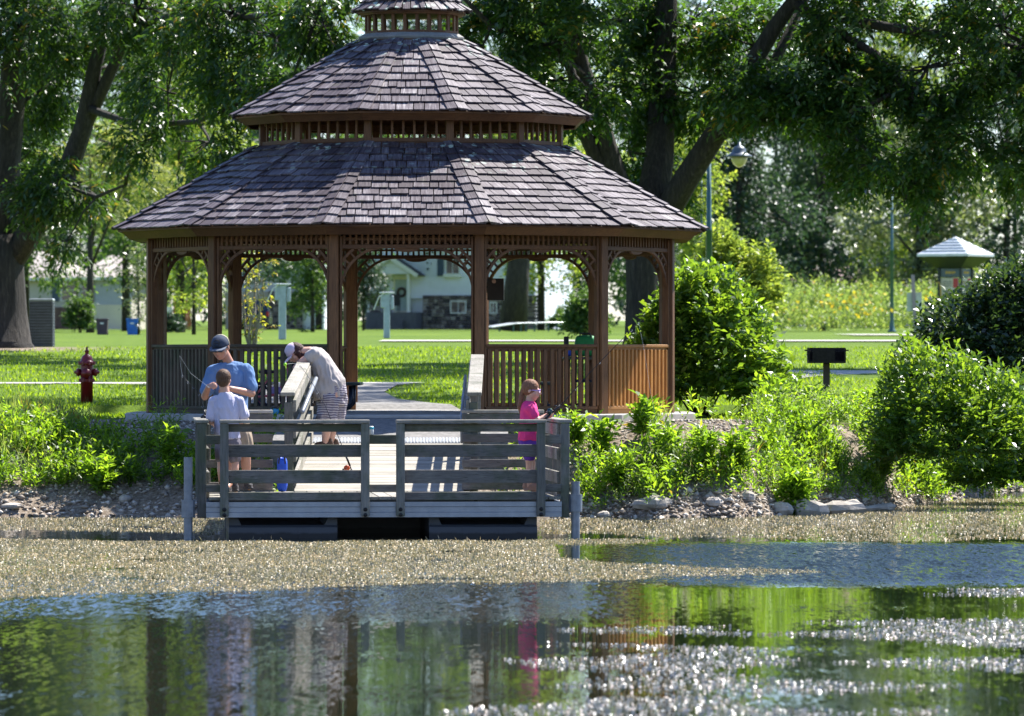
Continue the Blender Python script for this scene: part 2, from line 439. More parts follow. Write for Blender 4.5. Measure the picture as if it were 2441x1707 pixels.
def ground_mat():
    m, N, L, b = nodes('lawn_and_bank')
    g1 = noise(N, L, mapping(N, L, geo(N), (1.0, .35, 1)), 2.6, 7, .75); g2 = noise(N, L, geo(N), .16, 4, .6)
    g3 = noise(N, L, mapping(N, L, geo(N), (.25, .05, 1)), 1.0, 3, .6)
    f = math_(N, L, 'ADD', math_(N, L, 'MULTIPLY', g1, .55), math_(N, L, 'ADD', math_(N, L, 'MULTIPLY', g2, .25), math_(N, L, 'MULTIPLY', g3, .2)))
    r = ramp(N, [(.36, (.050, .095, .010)), (.5, (.095, .155, .012)), (.64, (.155, .215, .024))]); L.new(f, r.inputs[0])
    s1 = noise(N, L, geo(N), 22, 5, .7); s2 = noise(N, L, geo(N), 1.6, 4, .6)
    sr = ramp(N, [(.32, (.07, .05, .033)), (.5, (.23, .18, .13)), (.68, (.46, .40, .33))])
    L.new(math_(N, L, 'ADD', math_(N, L, 'MULTIPLY', s1, .7), math_(N, L, 'MULTIPLY', s2, .3)), sr.inputs[0])
    at = N.new('ShaderNodeAttribute'); at.attribute_name = 'bank'
    col = mixc(N, L, at.outputs['Fac'], r.outputs[0], sr.outputs[0])
    L.new(col, b.inputs['Base Color']); b.inputs['Roughness'].default_value = .95; b.inputs['Specular IOR Level'].default_value = .15
    bump(N, L, math_(N, L, 'ADD', g1, s1), b, .6, .05)
    return m
def axis_pts(segs):
    out = []
    for a, b, n in segs: out += list(np.linspace(a, b, n, endpoint=False))
    return np.array(out + [segs[-1][1]])
gx_ = axis_pts([(-500, -60, 12), (-60, -14, 24), (-14, 14, 180), (14, 60, 24), (60, 500, 12)])
gy_ = axis_pts([(40, 62, 12), (62, 90, 160), (90, 140, 60), (140, 400, 60), (400, 1500, 20)])
GXX, GYY = np.meshgrid(gx_, gy_)
zz, tt = ground_np(GXX.ravel(), GYY.ravel())
V = np.stack([GXX.ravel(), GYY.ravel(), zz], 1)
nx, ny = len(gx_), len(gy_)
ii = np.arange((ny - 1) * (nx - 1)); ri, ci = ii // (nx - 1), ii % (nx - 1)
F = np.stack([ri * nx + ci, ri * nx + ci + 1, (ri + 1) * nx + ci + 1, (ri + 1) * nx + ci], 1)
ground = np_mesh('ground', V, F, ground_mat(), kind='structure')
ground.data.polygons.foreach_set('use_smooth', [True] * len(ground.data.polygons))
xx, yy = GXX.ravel(), GYY.ravel()
bank = np.clip(1 - (tt - 2.2) / .5, 0, 1)
gravel = ((np.abs(xx + 1.37) < 4.9) & (yy < 72.5) & (yy > 60)).astype(float)
mulch = np.clip(1.6 - np.hypot((xx + 10.6) / 2.0, (yy - 109) / 2.3), 0, 1)
bk = np.clip(np.maximum(np.maximum(bank, gravel), mulch), 0, 1)
at = ground.data.attributes.new('bank', 'FLOAT', 'POINT'); at.data.foreach_set('value', bk.astype(np.float32))

def water_mat():
    m, N, L, b = nodes('pond_water')
    b.inputs['Base Color'].default_value = (.010, .016, .008, 1); b.inputs['Roughness'].default_value = .03
    b.inputs['IOR'].default_value = 1.333; b.inputs['Specular IOR Level'].default_value = .5
    pos = geo(N)
    patch = noise(N, L, mapping(N, L, pos, (.10, .30, 1)), 1.0, 3, .5)
    sx = N.new('ShaderNodeSeparateXYZ'); L.new(pos, sx.inputs[0])
    def band(y0, y1, s):
        a = N.new('ShaderNodeMapRange'); a.interpolation_type = 'SMOOTHSTEP'; L.new(sx.outputs[1], a.inputs[0]); a.inputs[1].default_value = y0 - s; a.inputs[2].default_value = y0 + s
        c = N.new('ShaderNodeMapRange'); c.interpolation_type = 'SMOOTHSTEP'; L.new(sx.outputs[1], c.inputs[0]); c.inputs[1].default_value = y1 + s; c.inputs[2].default_value = y1 - s
        return math_(N, L, 'MULTIPLY', a.outputs[0], c.outputs[0])
    def side(x0, s):
        a = N.new('ShaderNodeMapRange'); a.interpolation_type = 'SMOOTHSTEP'; L.new(sx.outputs[0], a.inputs[0]); a.inputs[1].default_value = x0 - s; a.inputs[2].default_value = x0 + s
        return a.outputs[0]
    breeze = math_(N, L, 'MULTIPLY', band(47.0, 57.0, 1.2), side(1.4, .9))
    breeze2 = math_(N, L, 'MULTIPLY', band(41.0, 49.0, 2.5), math_(N, L, 'SUBTRACT', 1.0, side(.9, .4)))
    pr = ramp(N, [(.5, (0, 0, 0)), (.62, (1, 1, 1))]); L.new(patch, pr.inputs[0])
    amp = math_(N, L, 'ADD', math_(N, L, 'ADD', math_(N, L, 'MULTIPLY', breeze, 1.3), math_(N, L, 'MULTIPLY', breeze2, .30)), math_(N, L, 'ADD', math_(N, L, 'MULTIPLY', pr.outputs[0], .04), math_(N, L, 'MULTIPLY', math_(N, L, 'MULTIPLY', band(27.0, 42.0, 2.5), math_(N, L, 'SUBTRACT', 1.0, side(-1.5, 1.0))), .06)))
    amp = math_(N, L, 'ADD', amp, .018)
    def tilt(sc, det):
        n_ = N.new('ShaderNodeTexNoise'); n_.inputs['Scale'].default_value = 1.0; n_.inputs['Detail'].default_value = det; n_.inputs['Roughness'].default_value = .55
        L.new(mapping(N, L, pos, sc), n_.inputs['Vector']); v = N.new('ShaderNodeVectorMath'); v.operation = 'SUBTRACT'; L.new(n_.outputs['Color'], v.inputs[0]); v.inputs[1].default_value = (.5, .5, .5); return v.outputs[0]
    a = N.new('ShaderNodeVectorMath'); a.operation = 'ADD'; L.new(tilt((19, 2.8, 1), 2), a.inputs[0]); L.new(tilt((40, 14, 1), 2), a.inputs[1])
    g = N.new('ShaderNodeVectorMath'); g.operation = 'ADD'; L.new(a.outputs[0], g.inputs[0]); lf = N.new('ShaderNodeVectorMath'); lf.operation = 'SCALE'; lf.inputs['Scale'].default_value = .35; L.new(tilt((5.5, .9, 1), 2), lf.inputs[0]); L.new(lf.outputs[0], g.inputs[1])
    k = N.new('ShaderNodeVectorMath'); k.operation = 'SCALE'; L.new(g.outputs[0], k.inputs[0]); L.new(amp, k.inputs['Scale'])
    k2 = N.new('ShaderNodeVectorMath'); k2.operation = 'MULTIPLY_ADD'; L.new(k.outputs[0], k2.inputs[0]); k2.inputs[1].default_value = (.3, 1, 0); cb_ = N.new('ShaderNodeCombineXYZ'); cb_.inputs[2].default_value = 1.0; L.new(math_(N, L, 'MULTIPLY', math_(N, L, 'MAXIMUM', math_(N, L, 'SUBTRACT', amp, .06), 0.0), -.16), cb_.inputs[1]); L.new(cb_.outputs[0], k2.inputs[2])
    k3 = N.new('ShaderNodeVectorMath'); k3.operation = 'NORMALIZE'; L.new(k2.outputs[0], k3.inputs[0]); L.new(k3.outputs[0], b.inputs['Normal'])
    return m
wat = MB(); wat.add([(-300, -40, 0), (300, -40, 0), (300, 100, 0), (-300, 100, 0)], [(0, 1, 2, 3)])
wat.build('pond_water', water_mat(), kind='structure')

# floating weed on the pond: outlines given as bands (distance as a function of x)
def bandmask(x, y, pts, soft=.0, seed=0.0, rag=.35):
    """pts: (x, y_near, y_far) along x"""
    xs = [p[0] for p in pts]; n = np.interp(x, xs, [p[1] for p in pts]); f = np.interp(x, xs, [p[2] for p in pts])
    w = rag * (np.sin(x * 1.1 + seed) + .6 * np.sin(x * 2.7 + seed * 2) + .5 * np.sin(x * 6.1 + seed * 3) + .5 * np.sin(y * 3.1 + x * 1.7))
    return (y > n + w * .6) & (y < f + w) & (f > n) & (x > xs[0]) & (x < xs[-1])
def pxb(rows):
    """(photo x, y_bottom, y_top) -> (X, near distance, far distance)"""
    out = []
    for x, yb, yt in rows:
        dn = HC * FPX / (yb - HY); df = HC * FPX / (yt - HY); out.append((PX(x, (dn + df) / 2), dn, df))
    return out
mats = [
    (pxb([(-1500, 1440, 1288), (0, 1428, 1288), (500, 1412, 1288), (900, 1398, 1290), (1180, 1392, 1292), (1330, 1390, 1300), (1345, 1388, 1332), (1650, 1376, 1352), (1960, 1362, 1359)]), 330, .30),
    (pxb([(1180, 1300, 1288), (1500, 1298, 1286), (1560, 1292, 1289)]), 300, .15),
    (pxb([(-1500, 1262, 1236), (0, 1262, 1234), (300, 1266, 1234), (470, 1270, 1236), (535, 1278, 1240)]), 170, .25),
    (pxb([(1290, 1275, 1240), (1380, 1272, 1236), (1560, 1280, 1240), (1750, 1282, 1236), (2100, 1290, 1222), (2441, 1280, 1190), (3600, 1275, 1185)]), 150, .3),
]
glit = [
    (pxb([(2020, 1417, 1414), (2200, 1419, 1406), (2441, 1422, 1405), (3800, 1425, 1400)]), 240, .05),
    (pxb([(1330, 1507, 1504), (1600, 1512, 1496), (1900, 1516, 1488), (2180, 1530, 1478), (2441, 1548, 1474), (3600, 1560, 1470)]), 200, .10),
    (pxb([(1010, 1556, 1552), (1160, 1566, 1540), (1300, 1592, 1534), (1600, 1612, 1542), (1900, 1610, 1552), (2200, 1612, 1545), (2441, 1640, 1520), (3600, 1650, 1520)]), 190, .12),
    (pxb([(1040, 1662, 1655), (1250, 1668, 1650), (1420, 1640, 1612), (1700, 1660, 1612), (2000, 1650, 1600), (2400, 1664, 1640)]), 170, .08),
    (pxb([(1050, 1705, 1690), (1300, 1712, 1668), (1700, 1716, 1662), (2100, 1716, 1680), (2260, 1700, 1694)]), 210, .08),
    (pxb([(700, 1900, 1800), (2600, 1900, 1760), (3600, 1950, 1700)]), 120, .2),
]
def weed(name, bands, m, size, up, strands=0.0):
    B = []
    for pts, dens, rag in bands:
        x0, x1 = pts[0][0], pts[-1][0]; y0 = min(p[1] for p in pts) - 1; y1 = max(p[2] for p in pts) + 1
        n = int((x1 - x0) * (y1 - y0) * dens)
        x = rng.uniform(x0, x1, n); y = rng.uniform(y0, y1, n)
        k = bandmask(x, y, pts, seed=x0, rag=rag) & (clump_field(np.stack([x, y, 0 * x], 1), 1.4, x0) > (-.55 if 'float' in name else -.12) - .25 * rng.random(n))
        B.append(np.stack([x[k], y[k]], 1))
    B = np.concatenate(B); n = len(B)
    z, t = ground_np(B[:, 0], B[:, 1]); B = B[t < .1]; n = len(B)
    Pn = np.concatenate([B, np.full((n, 1), .003)], 1)
    D = rng.normal(size=(n, 3)); D[:, 2] = np.abs(D[:, 2]) * up + .12; D = unit(D)
    s = size * (.5 + rng.random(n)); tall = rng.random(n) < strands
    s = np.where(tall, s * 3.2, s); w = np.where(tall, s * .12, s * .75); D[tall, 2] += 1.2
    Vv, Ff = leaf_arrays(Pn, D, rng.normal(size=(n, 3)) + np.array([0, 0, .8]), s, w, .15)
    return np_mesh(name, Vv, Ff, m, kind='stuff')
WEEDT = leaf('pond_weed_tan', (.40, .36, .23), (.34, .31, .15), .45, .45, .25, .35)
WEEDG = leaf('pond_weed_glossy', (.48, .48, .45), (.3, .3, .22), .4, .36, .15, .6)
weed('floating_pond_weed', [(a_, d_ * 2.8, r_) for a_, d_, r_ in mats], WEEDT, .016, .24, .010)
weed('glinting_pond_weed', [(a_, d_ * 2.2, r_) for a_, d_, r_ in glit], WEEDG, .021, .5)

# ------------------------------------------------------------------ stones along the shore, gravel, paths
STONE = plain('pale_limestone', (.42, .37, .31), .9, var=.3, sc=5, bmp=.8)
CHIP = None
def chip_mat():
    m, N, L, b = nodes('gravel_chips'); rr = rand(N, L)
    r = ramp(N, [(0, (.12, .095, .07)), (.5, (.36, .30, .24)), (1, (.62, .56, .48))]); L.new(rr, r.inputs[0])
    L.new(r.outputs[0], b.inputs['Base Color']); b.inputs['Roughness'].default_value = .9; return m
CHIP = chip_mat()
def chips(name, x, y, s, m, flat=.6):
    n = len(x); z, t = ground_np(x, y)
    o = np.array([[1, 0, 0], [-1, 0, 0], [0, 1, 0], [0, -1, 0], [0, 0, 1], [0, 0, -1]], float)
    f = np.array([[0, 2, 4], [2, 1, 4], [1, 3, 4], [3, 0, 4], [2, 0, 5], [1, 2, 5], [3, 1, 5], [0, 3, 5]])
    a = rng.random(n) * 6.28; ca, sa = np.cos(a), np.sin(a)
    sc_ = s[:, None] * (.55 + .6 * rng.random((n, 3))) * np.array([1, 1, flat])
    v = o[None] * sc_[:, None, :] + rng.normal(size=(n, 6, 3)) * (s * .16)[:, None, None]
    vx = v[..., 0] * ca[:, None] - v[..., 1] * sa[:, None]; vy = v[..., 0] * sa[:, None] + v[..., 1] * ca[:, None]
    V_ = np.stack([vx + x[:, None], vy + y[:, None], v[..., 2] + z[:, None] + (s * .15)[:, None]], -1).reshape(-1, 3)
    F_ = (f[None] + (np.arange(n) * 6)[:, None, None]).reshape(-1, 3)
    return np_mesh(name, V_, F_, m, kind='stuff')
n = 7000; x = rng.uniform(-11, 10, n); y = np.interp(x, SHX, SHY) + .12 * np.sin(x * 2.1) + .07 * np.sin(x * 5.3 + 1) + np.abs(rng.normal(size=n)) * .45 - .08
k = ~((x > -3.4) & (x < .5)) & ((x > -3) | (rng.random(n) < .45)); chips('shore_stones', x[k], y[k], .022 + .045 * rng.random(k.sum()) ** 2.2, CHIP)
n = 8000; x = rng.uniform(-6.2, 4.2, n); y = rng.uniform(68.0, 71.2, n)
k = np.hypot(x + 1.366, y - 73.2) > 4.0
k &= ~((x > -2.6) & (x < -.4)); chips('gravel', x[k], y[k], .013 + .022 * rng.random(k.sum()), CHIP)
def rock(px, py, D, w, h, d, label, seed):
    R = random.Random(seed); mb = MB(); mb.ball((0, 0, 0), (w / 2, d / 2, h / 2), 9, 6)
    vv = []
    for v in mb.v:
        q = Vector(v); s_ = 1 + .16 * math.sin(q.x * 17 + seed) + .15 * math.sin(q.y * 13 + seed * 2) + R.uniform(-.09, .09)
        vv.append((q.x * s_, q.y * s_, max(q.z * s_, -h * .45)))
    mb.v = vv
    T = mb.build('rock', STONE, smooth=False, local=True)
    X = PX(px, D); T.location = (X, D, max(gz(X, D), 0) + h * .22); T.rotation_euler = (R.uniform(-.15, .15), R.uniform(-.15, .15), R.uniform(-.4, .4))
    return tag(T, label, 'rock', 'flat rocks at the water\'s edge')
rock(1556, 1224, 67.4, .52, .17, .3, 'long flat dark grey rock lying at the water below the weeds right of the dock', 1)
rock(1785, 1222, 67.9, .24, .15, .2, 'small rounded grey rock at the waterline between two paler ones', 2)
rock(1865, 1205, 68.4, .34, .22, .25, 'jagged brown boulder with a cracked face among the shore stones', 3)
rock(1928, 1210, 68.6, .42, .26, .3, 'pale pinkish block with flat top at the water\'s edge', 4)
rock(2012, 1208, 69.2, .60, .24, .35, 'largest pale grey slab, tilted, among the shore stones', 5)
rock(2100, 1213, 70.2, .55, .13, .3, 'low pale slab at the right end of the stones, half in the water', 6)
rock(1700, 1218, 67.5, .20, .12, .2, 'little tan rock just left of the rounded grey one', 7)
rock(1440, 1222, 67.3, .16, .10, .15, 'small buff rock nearest the dock\'s right pile', 8)
rock(300, 1190, 67.9, .20, .12, .15, 'pale stone on the bare left bank beside a leafy weed', 9)
rock(30, 1225, 67.6, .26, .09, .2, 'flat cream stone at the far left of the shore', 10)

def strip(name, pts, m, lift=.004, kind='structure', thick=0):
    """pts: list of (xl, xr, y); a sheet that follows the ground"""
    mb = MB()
    rows = []
    for i in range(len(pts) - 1):
        a, b = pts[i], pts[i + 1]; nn = max(1, int(abs(b[2] - a[2]) / .6))
        for j in range(nn): q = j / nn; rows.append(tuple(a[c] * (1 - q) + b[c] * q for c in range(3)))
    rows.append(pts[-1]); K = 14
    for r in rows:
        for c in range(K + 1):
            X = r[0] + (r[1] - r[0]) * c / K; mb.v.append((X, r[2], gz(X, r[2]) + lift))
    for i in range(len(rows) - 1):
        for c in range(K): a = i * (K + 1) + c; mb.f.append((a, a + 1, a + K + 2, a + K + 1))
    return mb.build(name, m, kind=kind)
strip('asphalt_path', [(-3.9, -.6, 76.7), (-3.9, -1.7, 79.5), (-4.5, -1.95, 82.0), (-5.5, -1.8, 84.6), (-6.5, -1.4, 85.0)], ASPH, .02)
strip('cross_path', [(-60, -1.7, 85.30), (-60, -1.4, 85.95)], PATHM, .012)
strip('cross_path', [(3.6, 60, 88.0), (3.6, 60, 92.6)], PATHM, .03)
strip('far_path', [(-3.2, 40, 128.5), (-3.2, 40, 133.5)], PATHM, .03)
strip('far_path', [(11.0, 60, 172), (11.0, 60, 184)], PATHM, .04)
mb = MB()      # sloping asphalt apron between the ramp and the shelter slab
for X0, X1, y0, z0, y1, z1 in [(-3.0, -.05, 67.3, .955, 69.42, 1.225)]:
    mb.add([(X0, y0, z0), (X1, y0, z0), (X1, y1, z1), (X0, y1, z1), (X0, y0, -.3), (X1, y0, -.3), (X1, y1, -.3), (X0, y1, -.3)],
           [(0, 1, 2, 3), (4, 5, 1, 0), (5, 6, 2, 1), (7, 4, 0, 3)])
mb.build('asphalt_apron', ASPH, kind='structure')

# ------------------------------------------------------------------ gazebo
GC = Vector((-1.366, 73.2, 0)); SLZ = 1.255
gazebo = thing('gazebo', 'twelve-sided brown wooden gazebo with a two-tier shingled roof and small cupola', 'gazebo', (GC.x, GC.y, SLZ))
C15 = math.cos(math.radians(15)); T15 = math.tan(math.radians(15))
def vtx(R, k): a = math.radians(-75 + 30 * k); return Vector((GC.x + R * math.cos(a), GC.y + R * math.sin(a), 0))   # right end of facet k
def fdir(k): a = math.radians(-90 + 30 * k); return Vector((math.cos(a), math.sin(a), 0)), Vector((-math.sin(a), math.cos(a), 0))
def zz_(v, z): return Vector((v.x, v.y, z))
mb = MB(); mb.lathe([(0, SLZ - .12), (3.965, SLZ - .12), (3.965, SLZ - .012), (3.95, SLZ), (0, SLZ)], (GC.x, GC.y, 0), 12, a0=math.radians(-75)); mb.build('concrete_slab', CONC, gazebo)
RP = 3.60
def front_left(k): return k % 12 in (8, 9, 10, 11)
posts_ = []
for k in range(12):
    v = vtx(RP, k); a = math.radians(-75 + 30 * k)
    mb = MB(); mb.box((v.x, v.y, (SLZ + 3.72) / 2 + .0), (.125, .125, 3.72 - SLZ), rz=a, ch=.006)
    po = mb.build('post', STZ, gazebo)
    for s_, kk in ((-1, k), (1, k + 1)):
        n_, t_ = fdir(kk); w = v + t_ * (.082 * s_) - n_ * .0
        m2 = MB(); m2.box((w.x, w.y, (SLZ + 3.58) / 2 + .05), (.030, .085, 3.46 - SLZ), rz=math.radians(30 * kk), ch=.004)
        m2.build('trim_board', STZ, po)
OPEN = (0, 6)
for k in range(12):
    n_, t_ = fdir(k); a = vtx(RP, k - 1); b = vtx(RP, k); rz = math.radians(30 * k)
    hw = RP * math.sin(math.radians(15)) - .085
    mid = (a + b) / 2
    def at_(u, z, off=0.0): return Vector((mid.x + t_.x * u + n_.x * off, mid.y + t_.y * u + n_.y * off, z))
    # header, fret band with slats
    mb = MB(); mb.box(at_(0, 3.68), (2 * hw + .03, .05, .10), rz=rz); mb.build('header_beam', STX, gazebo)
    mb = MB(); mb.box(at_(0, 3.434), (2 * hw, .062, .054), rz=rz, ch=.005); fr = mb.build('fret_rail', STX, gazebo)
    mb = MB(); mb.box(at_(0, 3.53, -.02), (2 * hw, .02, .03), rz=rz); mb.build('fret_crossbar', STX, fr)
    ns = 22; sm = MB(); sm.box((0, 0, 0), (.030, .028, .17)); me = None
    for i in range(ns):
        u = -hw + (i + .5) * 2 * hw / ns
        if me is None:
            o = sm.build('fret_slat', STZ, fr, local=True); me = o.data
        else:
            o = bpy.data.objects.new('fret_slat', me); COL.objects.link(o); o.parent = fr
        o.location = at_(u, 3.546) - offset_of(fr); o.rotation_euler = (0, 0, rz)
    # half-round pendant under the middle of the rail
    pts = [at_(.16 * math.cos(t), 3.407 - .045 * math.sin(t), -.014) for t in [math.pi * i / 10 for i in range(11)]]
    mb = MB(); mb.prism(pts, n_ * .028); mb.build('pendant', STX, fr)
    # arched ladder brackets
    for s_ in (-1, 1):
        mb = MB(); A, B = .55, .60; zt = 3.405; cu, cz = A, zt - B
        def el(th, ex, off): return at_(s_ * (hw - (cu - (A + ex) * math.cos(th))), cz + (B + ex) * math.sin(th), off)
        for ex in (0.0, .110):
            ths = [i * math.pi / 2 / 18 for i in range(19)]
            ths = [t for t in ths if cu - (A + ex) * math.cos(t) >= -.001 and cz + (B + ex) * math.sin(t) <= zt + .001]
            for i in range(len(ths) - 1):
                th0, th1 = ths[i], ths[i + 1]
                q = [el(th0, ex, -.02), el(th1, ex, -.02), el(th1, ex + .034, -.02), el(th0, ex + .034, -.02)]
                mb.prism(q, n_ * .04)
        for th in (.36, .53, .70, .87, 1.04, 1.21):
            mb.bar(el(th, .03, 0), el(th, .115, 0), .030, .024, up=tuple((el(th + .02, .07, 0) - el(th - .02, .07, 0)).normalized()))
        mb.build('arch_bracket', STX, gazebo)
    if k in OPEN: continue
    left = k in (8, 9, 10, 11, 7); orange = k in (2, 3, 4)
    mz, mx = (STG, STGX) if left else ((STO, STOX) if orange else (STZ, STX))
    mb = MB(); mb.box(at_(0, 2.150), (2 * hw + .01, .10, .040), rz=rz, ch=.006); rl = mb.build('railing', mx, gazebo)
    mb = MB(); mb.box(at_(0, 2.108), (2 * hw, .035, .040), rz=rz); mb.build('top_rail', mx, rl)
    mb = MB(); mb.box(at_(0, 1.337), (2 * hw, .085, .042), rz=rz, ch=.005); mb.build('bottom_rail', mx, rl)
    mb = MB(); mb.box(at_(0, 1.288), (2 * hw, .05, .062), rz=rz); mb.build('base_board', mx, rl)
    nb = 16; me = None
    for i in range(nb):
        u = -hw + (i + .5) * 2 * hw / nb
        if me is None:
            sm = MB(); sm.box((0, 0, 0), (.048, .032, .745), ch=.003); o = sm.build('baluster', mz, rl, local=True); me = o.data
        else:
            o = bpy.data.objects.new('baluster', me); COL.objects.link(o); o.parent = rl
        o.location = at_(u, 1.73, .028) - offset_of(rl); o.rotation_euler = (0, 0, rz + random.uniform(-.02, .02))

def ring_boards(name, r0, z0, r1, z1, th, m):
    """twelve sloping boards round the roof edge, mitred at the corners"""
    for k in range(12):
        a0, b0, a1, b1 = zz_(vtx(r0, k - 1), z0), zz_(vtx(r0, k), z0), zz_(vtx(r1, k - 1), z1), zz_(vtx(r1, k), z1)
        g = (b0 - a0).normalized() * .0015
        nn = (b0 - a0).cross(a1 - a0).normalized() * th
        MB().prism([a0 + g, b0 - g, b1 - g, a1 + g], nn).build(name, m, gazebo)
ring_boards('fascia_board', 4.03, 3.700, 3.90, 3.582, .022, STX)
mb = MB(); mb.lathe([(3.89, 3.590), (3.55, 3.600), (3.55, 3.615), (3.89, 3.606)], (GC.x, GC.y, 0), 12, a0=math.radians(-75)); mb.f = [f for f in mb.f if len(f) == 4]; mb.build('soffit', STX, gazebo)
ring_boards('upper_fascia_board', 2.425, 5.232, 2.315, 5.128, .02, STX)
# clerestory
for k in range(12):
    n_, t_ = fdir(k); a = vtx(2.09, k - 1); b = vtx(2.09, k); mid = (a + b) / 2; rz = math.radians(30 * k); hw = 2.09 * math.sin(math.radians(15))
    def c_(u, z, off=0): return Vector((mid.x + t_.x * u + n_.x * off, mid.y + t_.y * u + n_.y * off, z))
    mb = MB(); mb.box(c_(0, 4.868), (2 * hw, .05, .075), rz=rz); cr = mb.build('clerestory_rail', STX, gazebo)
    mb = MB(); mb.box(c_(0, 5.20), (2 * hw, .05, .09), rz=rz); mb.build('clerestory_beam', STX, cr)
    for i in range(6):
        u = -hw + .10 + (i + .5) * (2 * hw - .2) / 6
        mb = MB(); mb.box(c_(u, 5.03), (.030, .028, .25), rz=rz); mb.build('clerestory_slat', STZ, cr)
    mb = MB(); mb.box(zz_(b, 5.0), (.10, .055, .35), rz=rz + math.radians(15), ch=.004); mb.build('clerestory_post', STZ, gazebo)
# cupola
mb = MB(); mb.lathe([(.60, 6.29), (.72, 6.30), (.74, 6.325), (.74, 6.345), (.665, 6.392), (.60, 6.392)], (GC.x, GC.y, 0), 12, a0=math.radians(-75)); mb.build('cupola_ledge', wood('grey_ledge', 0, (.10, .10, .10), (.34, .33, .30), algae=(.2, .24, .2)), gazebo)
mb = MB(); mb.lathe([(.58, 6.392), (.655, 6.392), (.655, 6.425), (.58, 6.425)], (GC.x, GC.y, 0), 12, a0=math.radians(-75)); cb = mb.build('cupola_rail', STX, gazebo)
for k in range(24):
    a = math.radians(-82.5 + 15 * k); r = .625
    mb = MB(); mb.box((GC.x + r * math.cos(a), GC.y + r * math.sin(a), 6.53), (.028, .042, .22), rz=a); mb.build('cupola_slat', STZ, cb)
mb = MB(); mb.lathe([(.60, 6.64), (.72, 6.64), (.735, 6.675), (.60, 6.70)], (GC.x, GC.y, 0), 12, a0=math.radians(-75)); mb.build('cupola_eave', STX, gazebo)
mb = MB(); mb.lathe([(.03, 7.28), (.06, 7.30), (.05, 7.34), (.02, 7.37), (.045, 7.41), (.0, 7.47)], (GC.x, GC.y, 0), 10); mb.build('finial', STX, gazebo)

def roof_under(name, Re, ze, Rt, zt, m):
    mb = MB(); mb.lathe([(Re - .03, ze - .022), (Re - .03, ze + .0), (Rt, zt + .012), (Rt, zt - .03)], (GC.x, GC.y, 0), 12, a0=math.radians(-75)); mb.f = [f for f in mb.f if len(f) == 4]
    mb.f += [(36 + i, 36 + (i + 1) % 12, (i + 1) % 12, i) for i in range(12)]
    return mb.build(name, m, gazebo)
ROOFS = [('lower_roof', 4.087, 3.705, 2.13, 4.845, 12), ('upper_roof', 2.478, 5.240, .72, 6.29, 10), ('cupola_roof', .79, 6.685, .06, 7.28, 5)]
umesh = MB(); umesh.v = [(-.5, 0, 0), (.5, 0, 0), (.5, 1, 0), (-.5, 1, 0), (-.5, 0, 1), (.5, 0, 1), (.5, 1, .2), (-.5, 1, .2)]
umesh.f = [(4, 5, 6, 7), (0, 1, 5, 4), (1, 2, 6, 5), (3, 0, 4, 7), (2, 3, 7, 6)]
UUV = []
for f in umesh.f:
    for i in f: v = umesh.v[i]; UUV.append((v[0] * .2 + .5, v[1] * .2 if f != umesh.f[1] else v[2] * .02))
umesh.uv = UUV
_o = umesh.build('shingle', SHI, local=True); SHM = _o.data; bpy.data.objects.remove(_o)
rest_v, rest_f, rest_uv = [], [], []
n_ind = [0, 0]
def place_shingle(Mx, ind, name, parent):
    if ind:
        o = bpy.data.objects.new(name, SHM); COL.objects.link(o); o.parent = parent
        o.matrix_basis = Matrix.Translation(-offset_of(parent)) @ Mx
    else:
        n0 = len(rest_v)
        rest_v.extend([tuple(Mx @ Vector(v)) for v in umesh.v]); rest_f.extend([tuple(i + n0 for i in f) for f in umesh.f]); rest_uv.extend(UUV)
def frame4(o, x, y, z): 
    M = Matrix((x, y, z)).transposed().to_4x4(); M.translation = o; return M
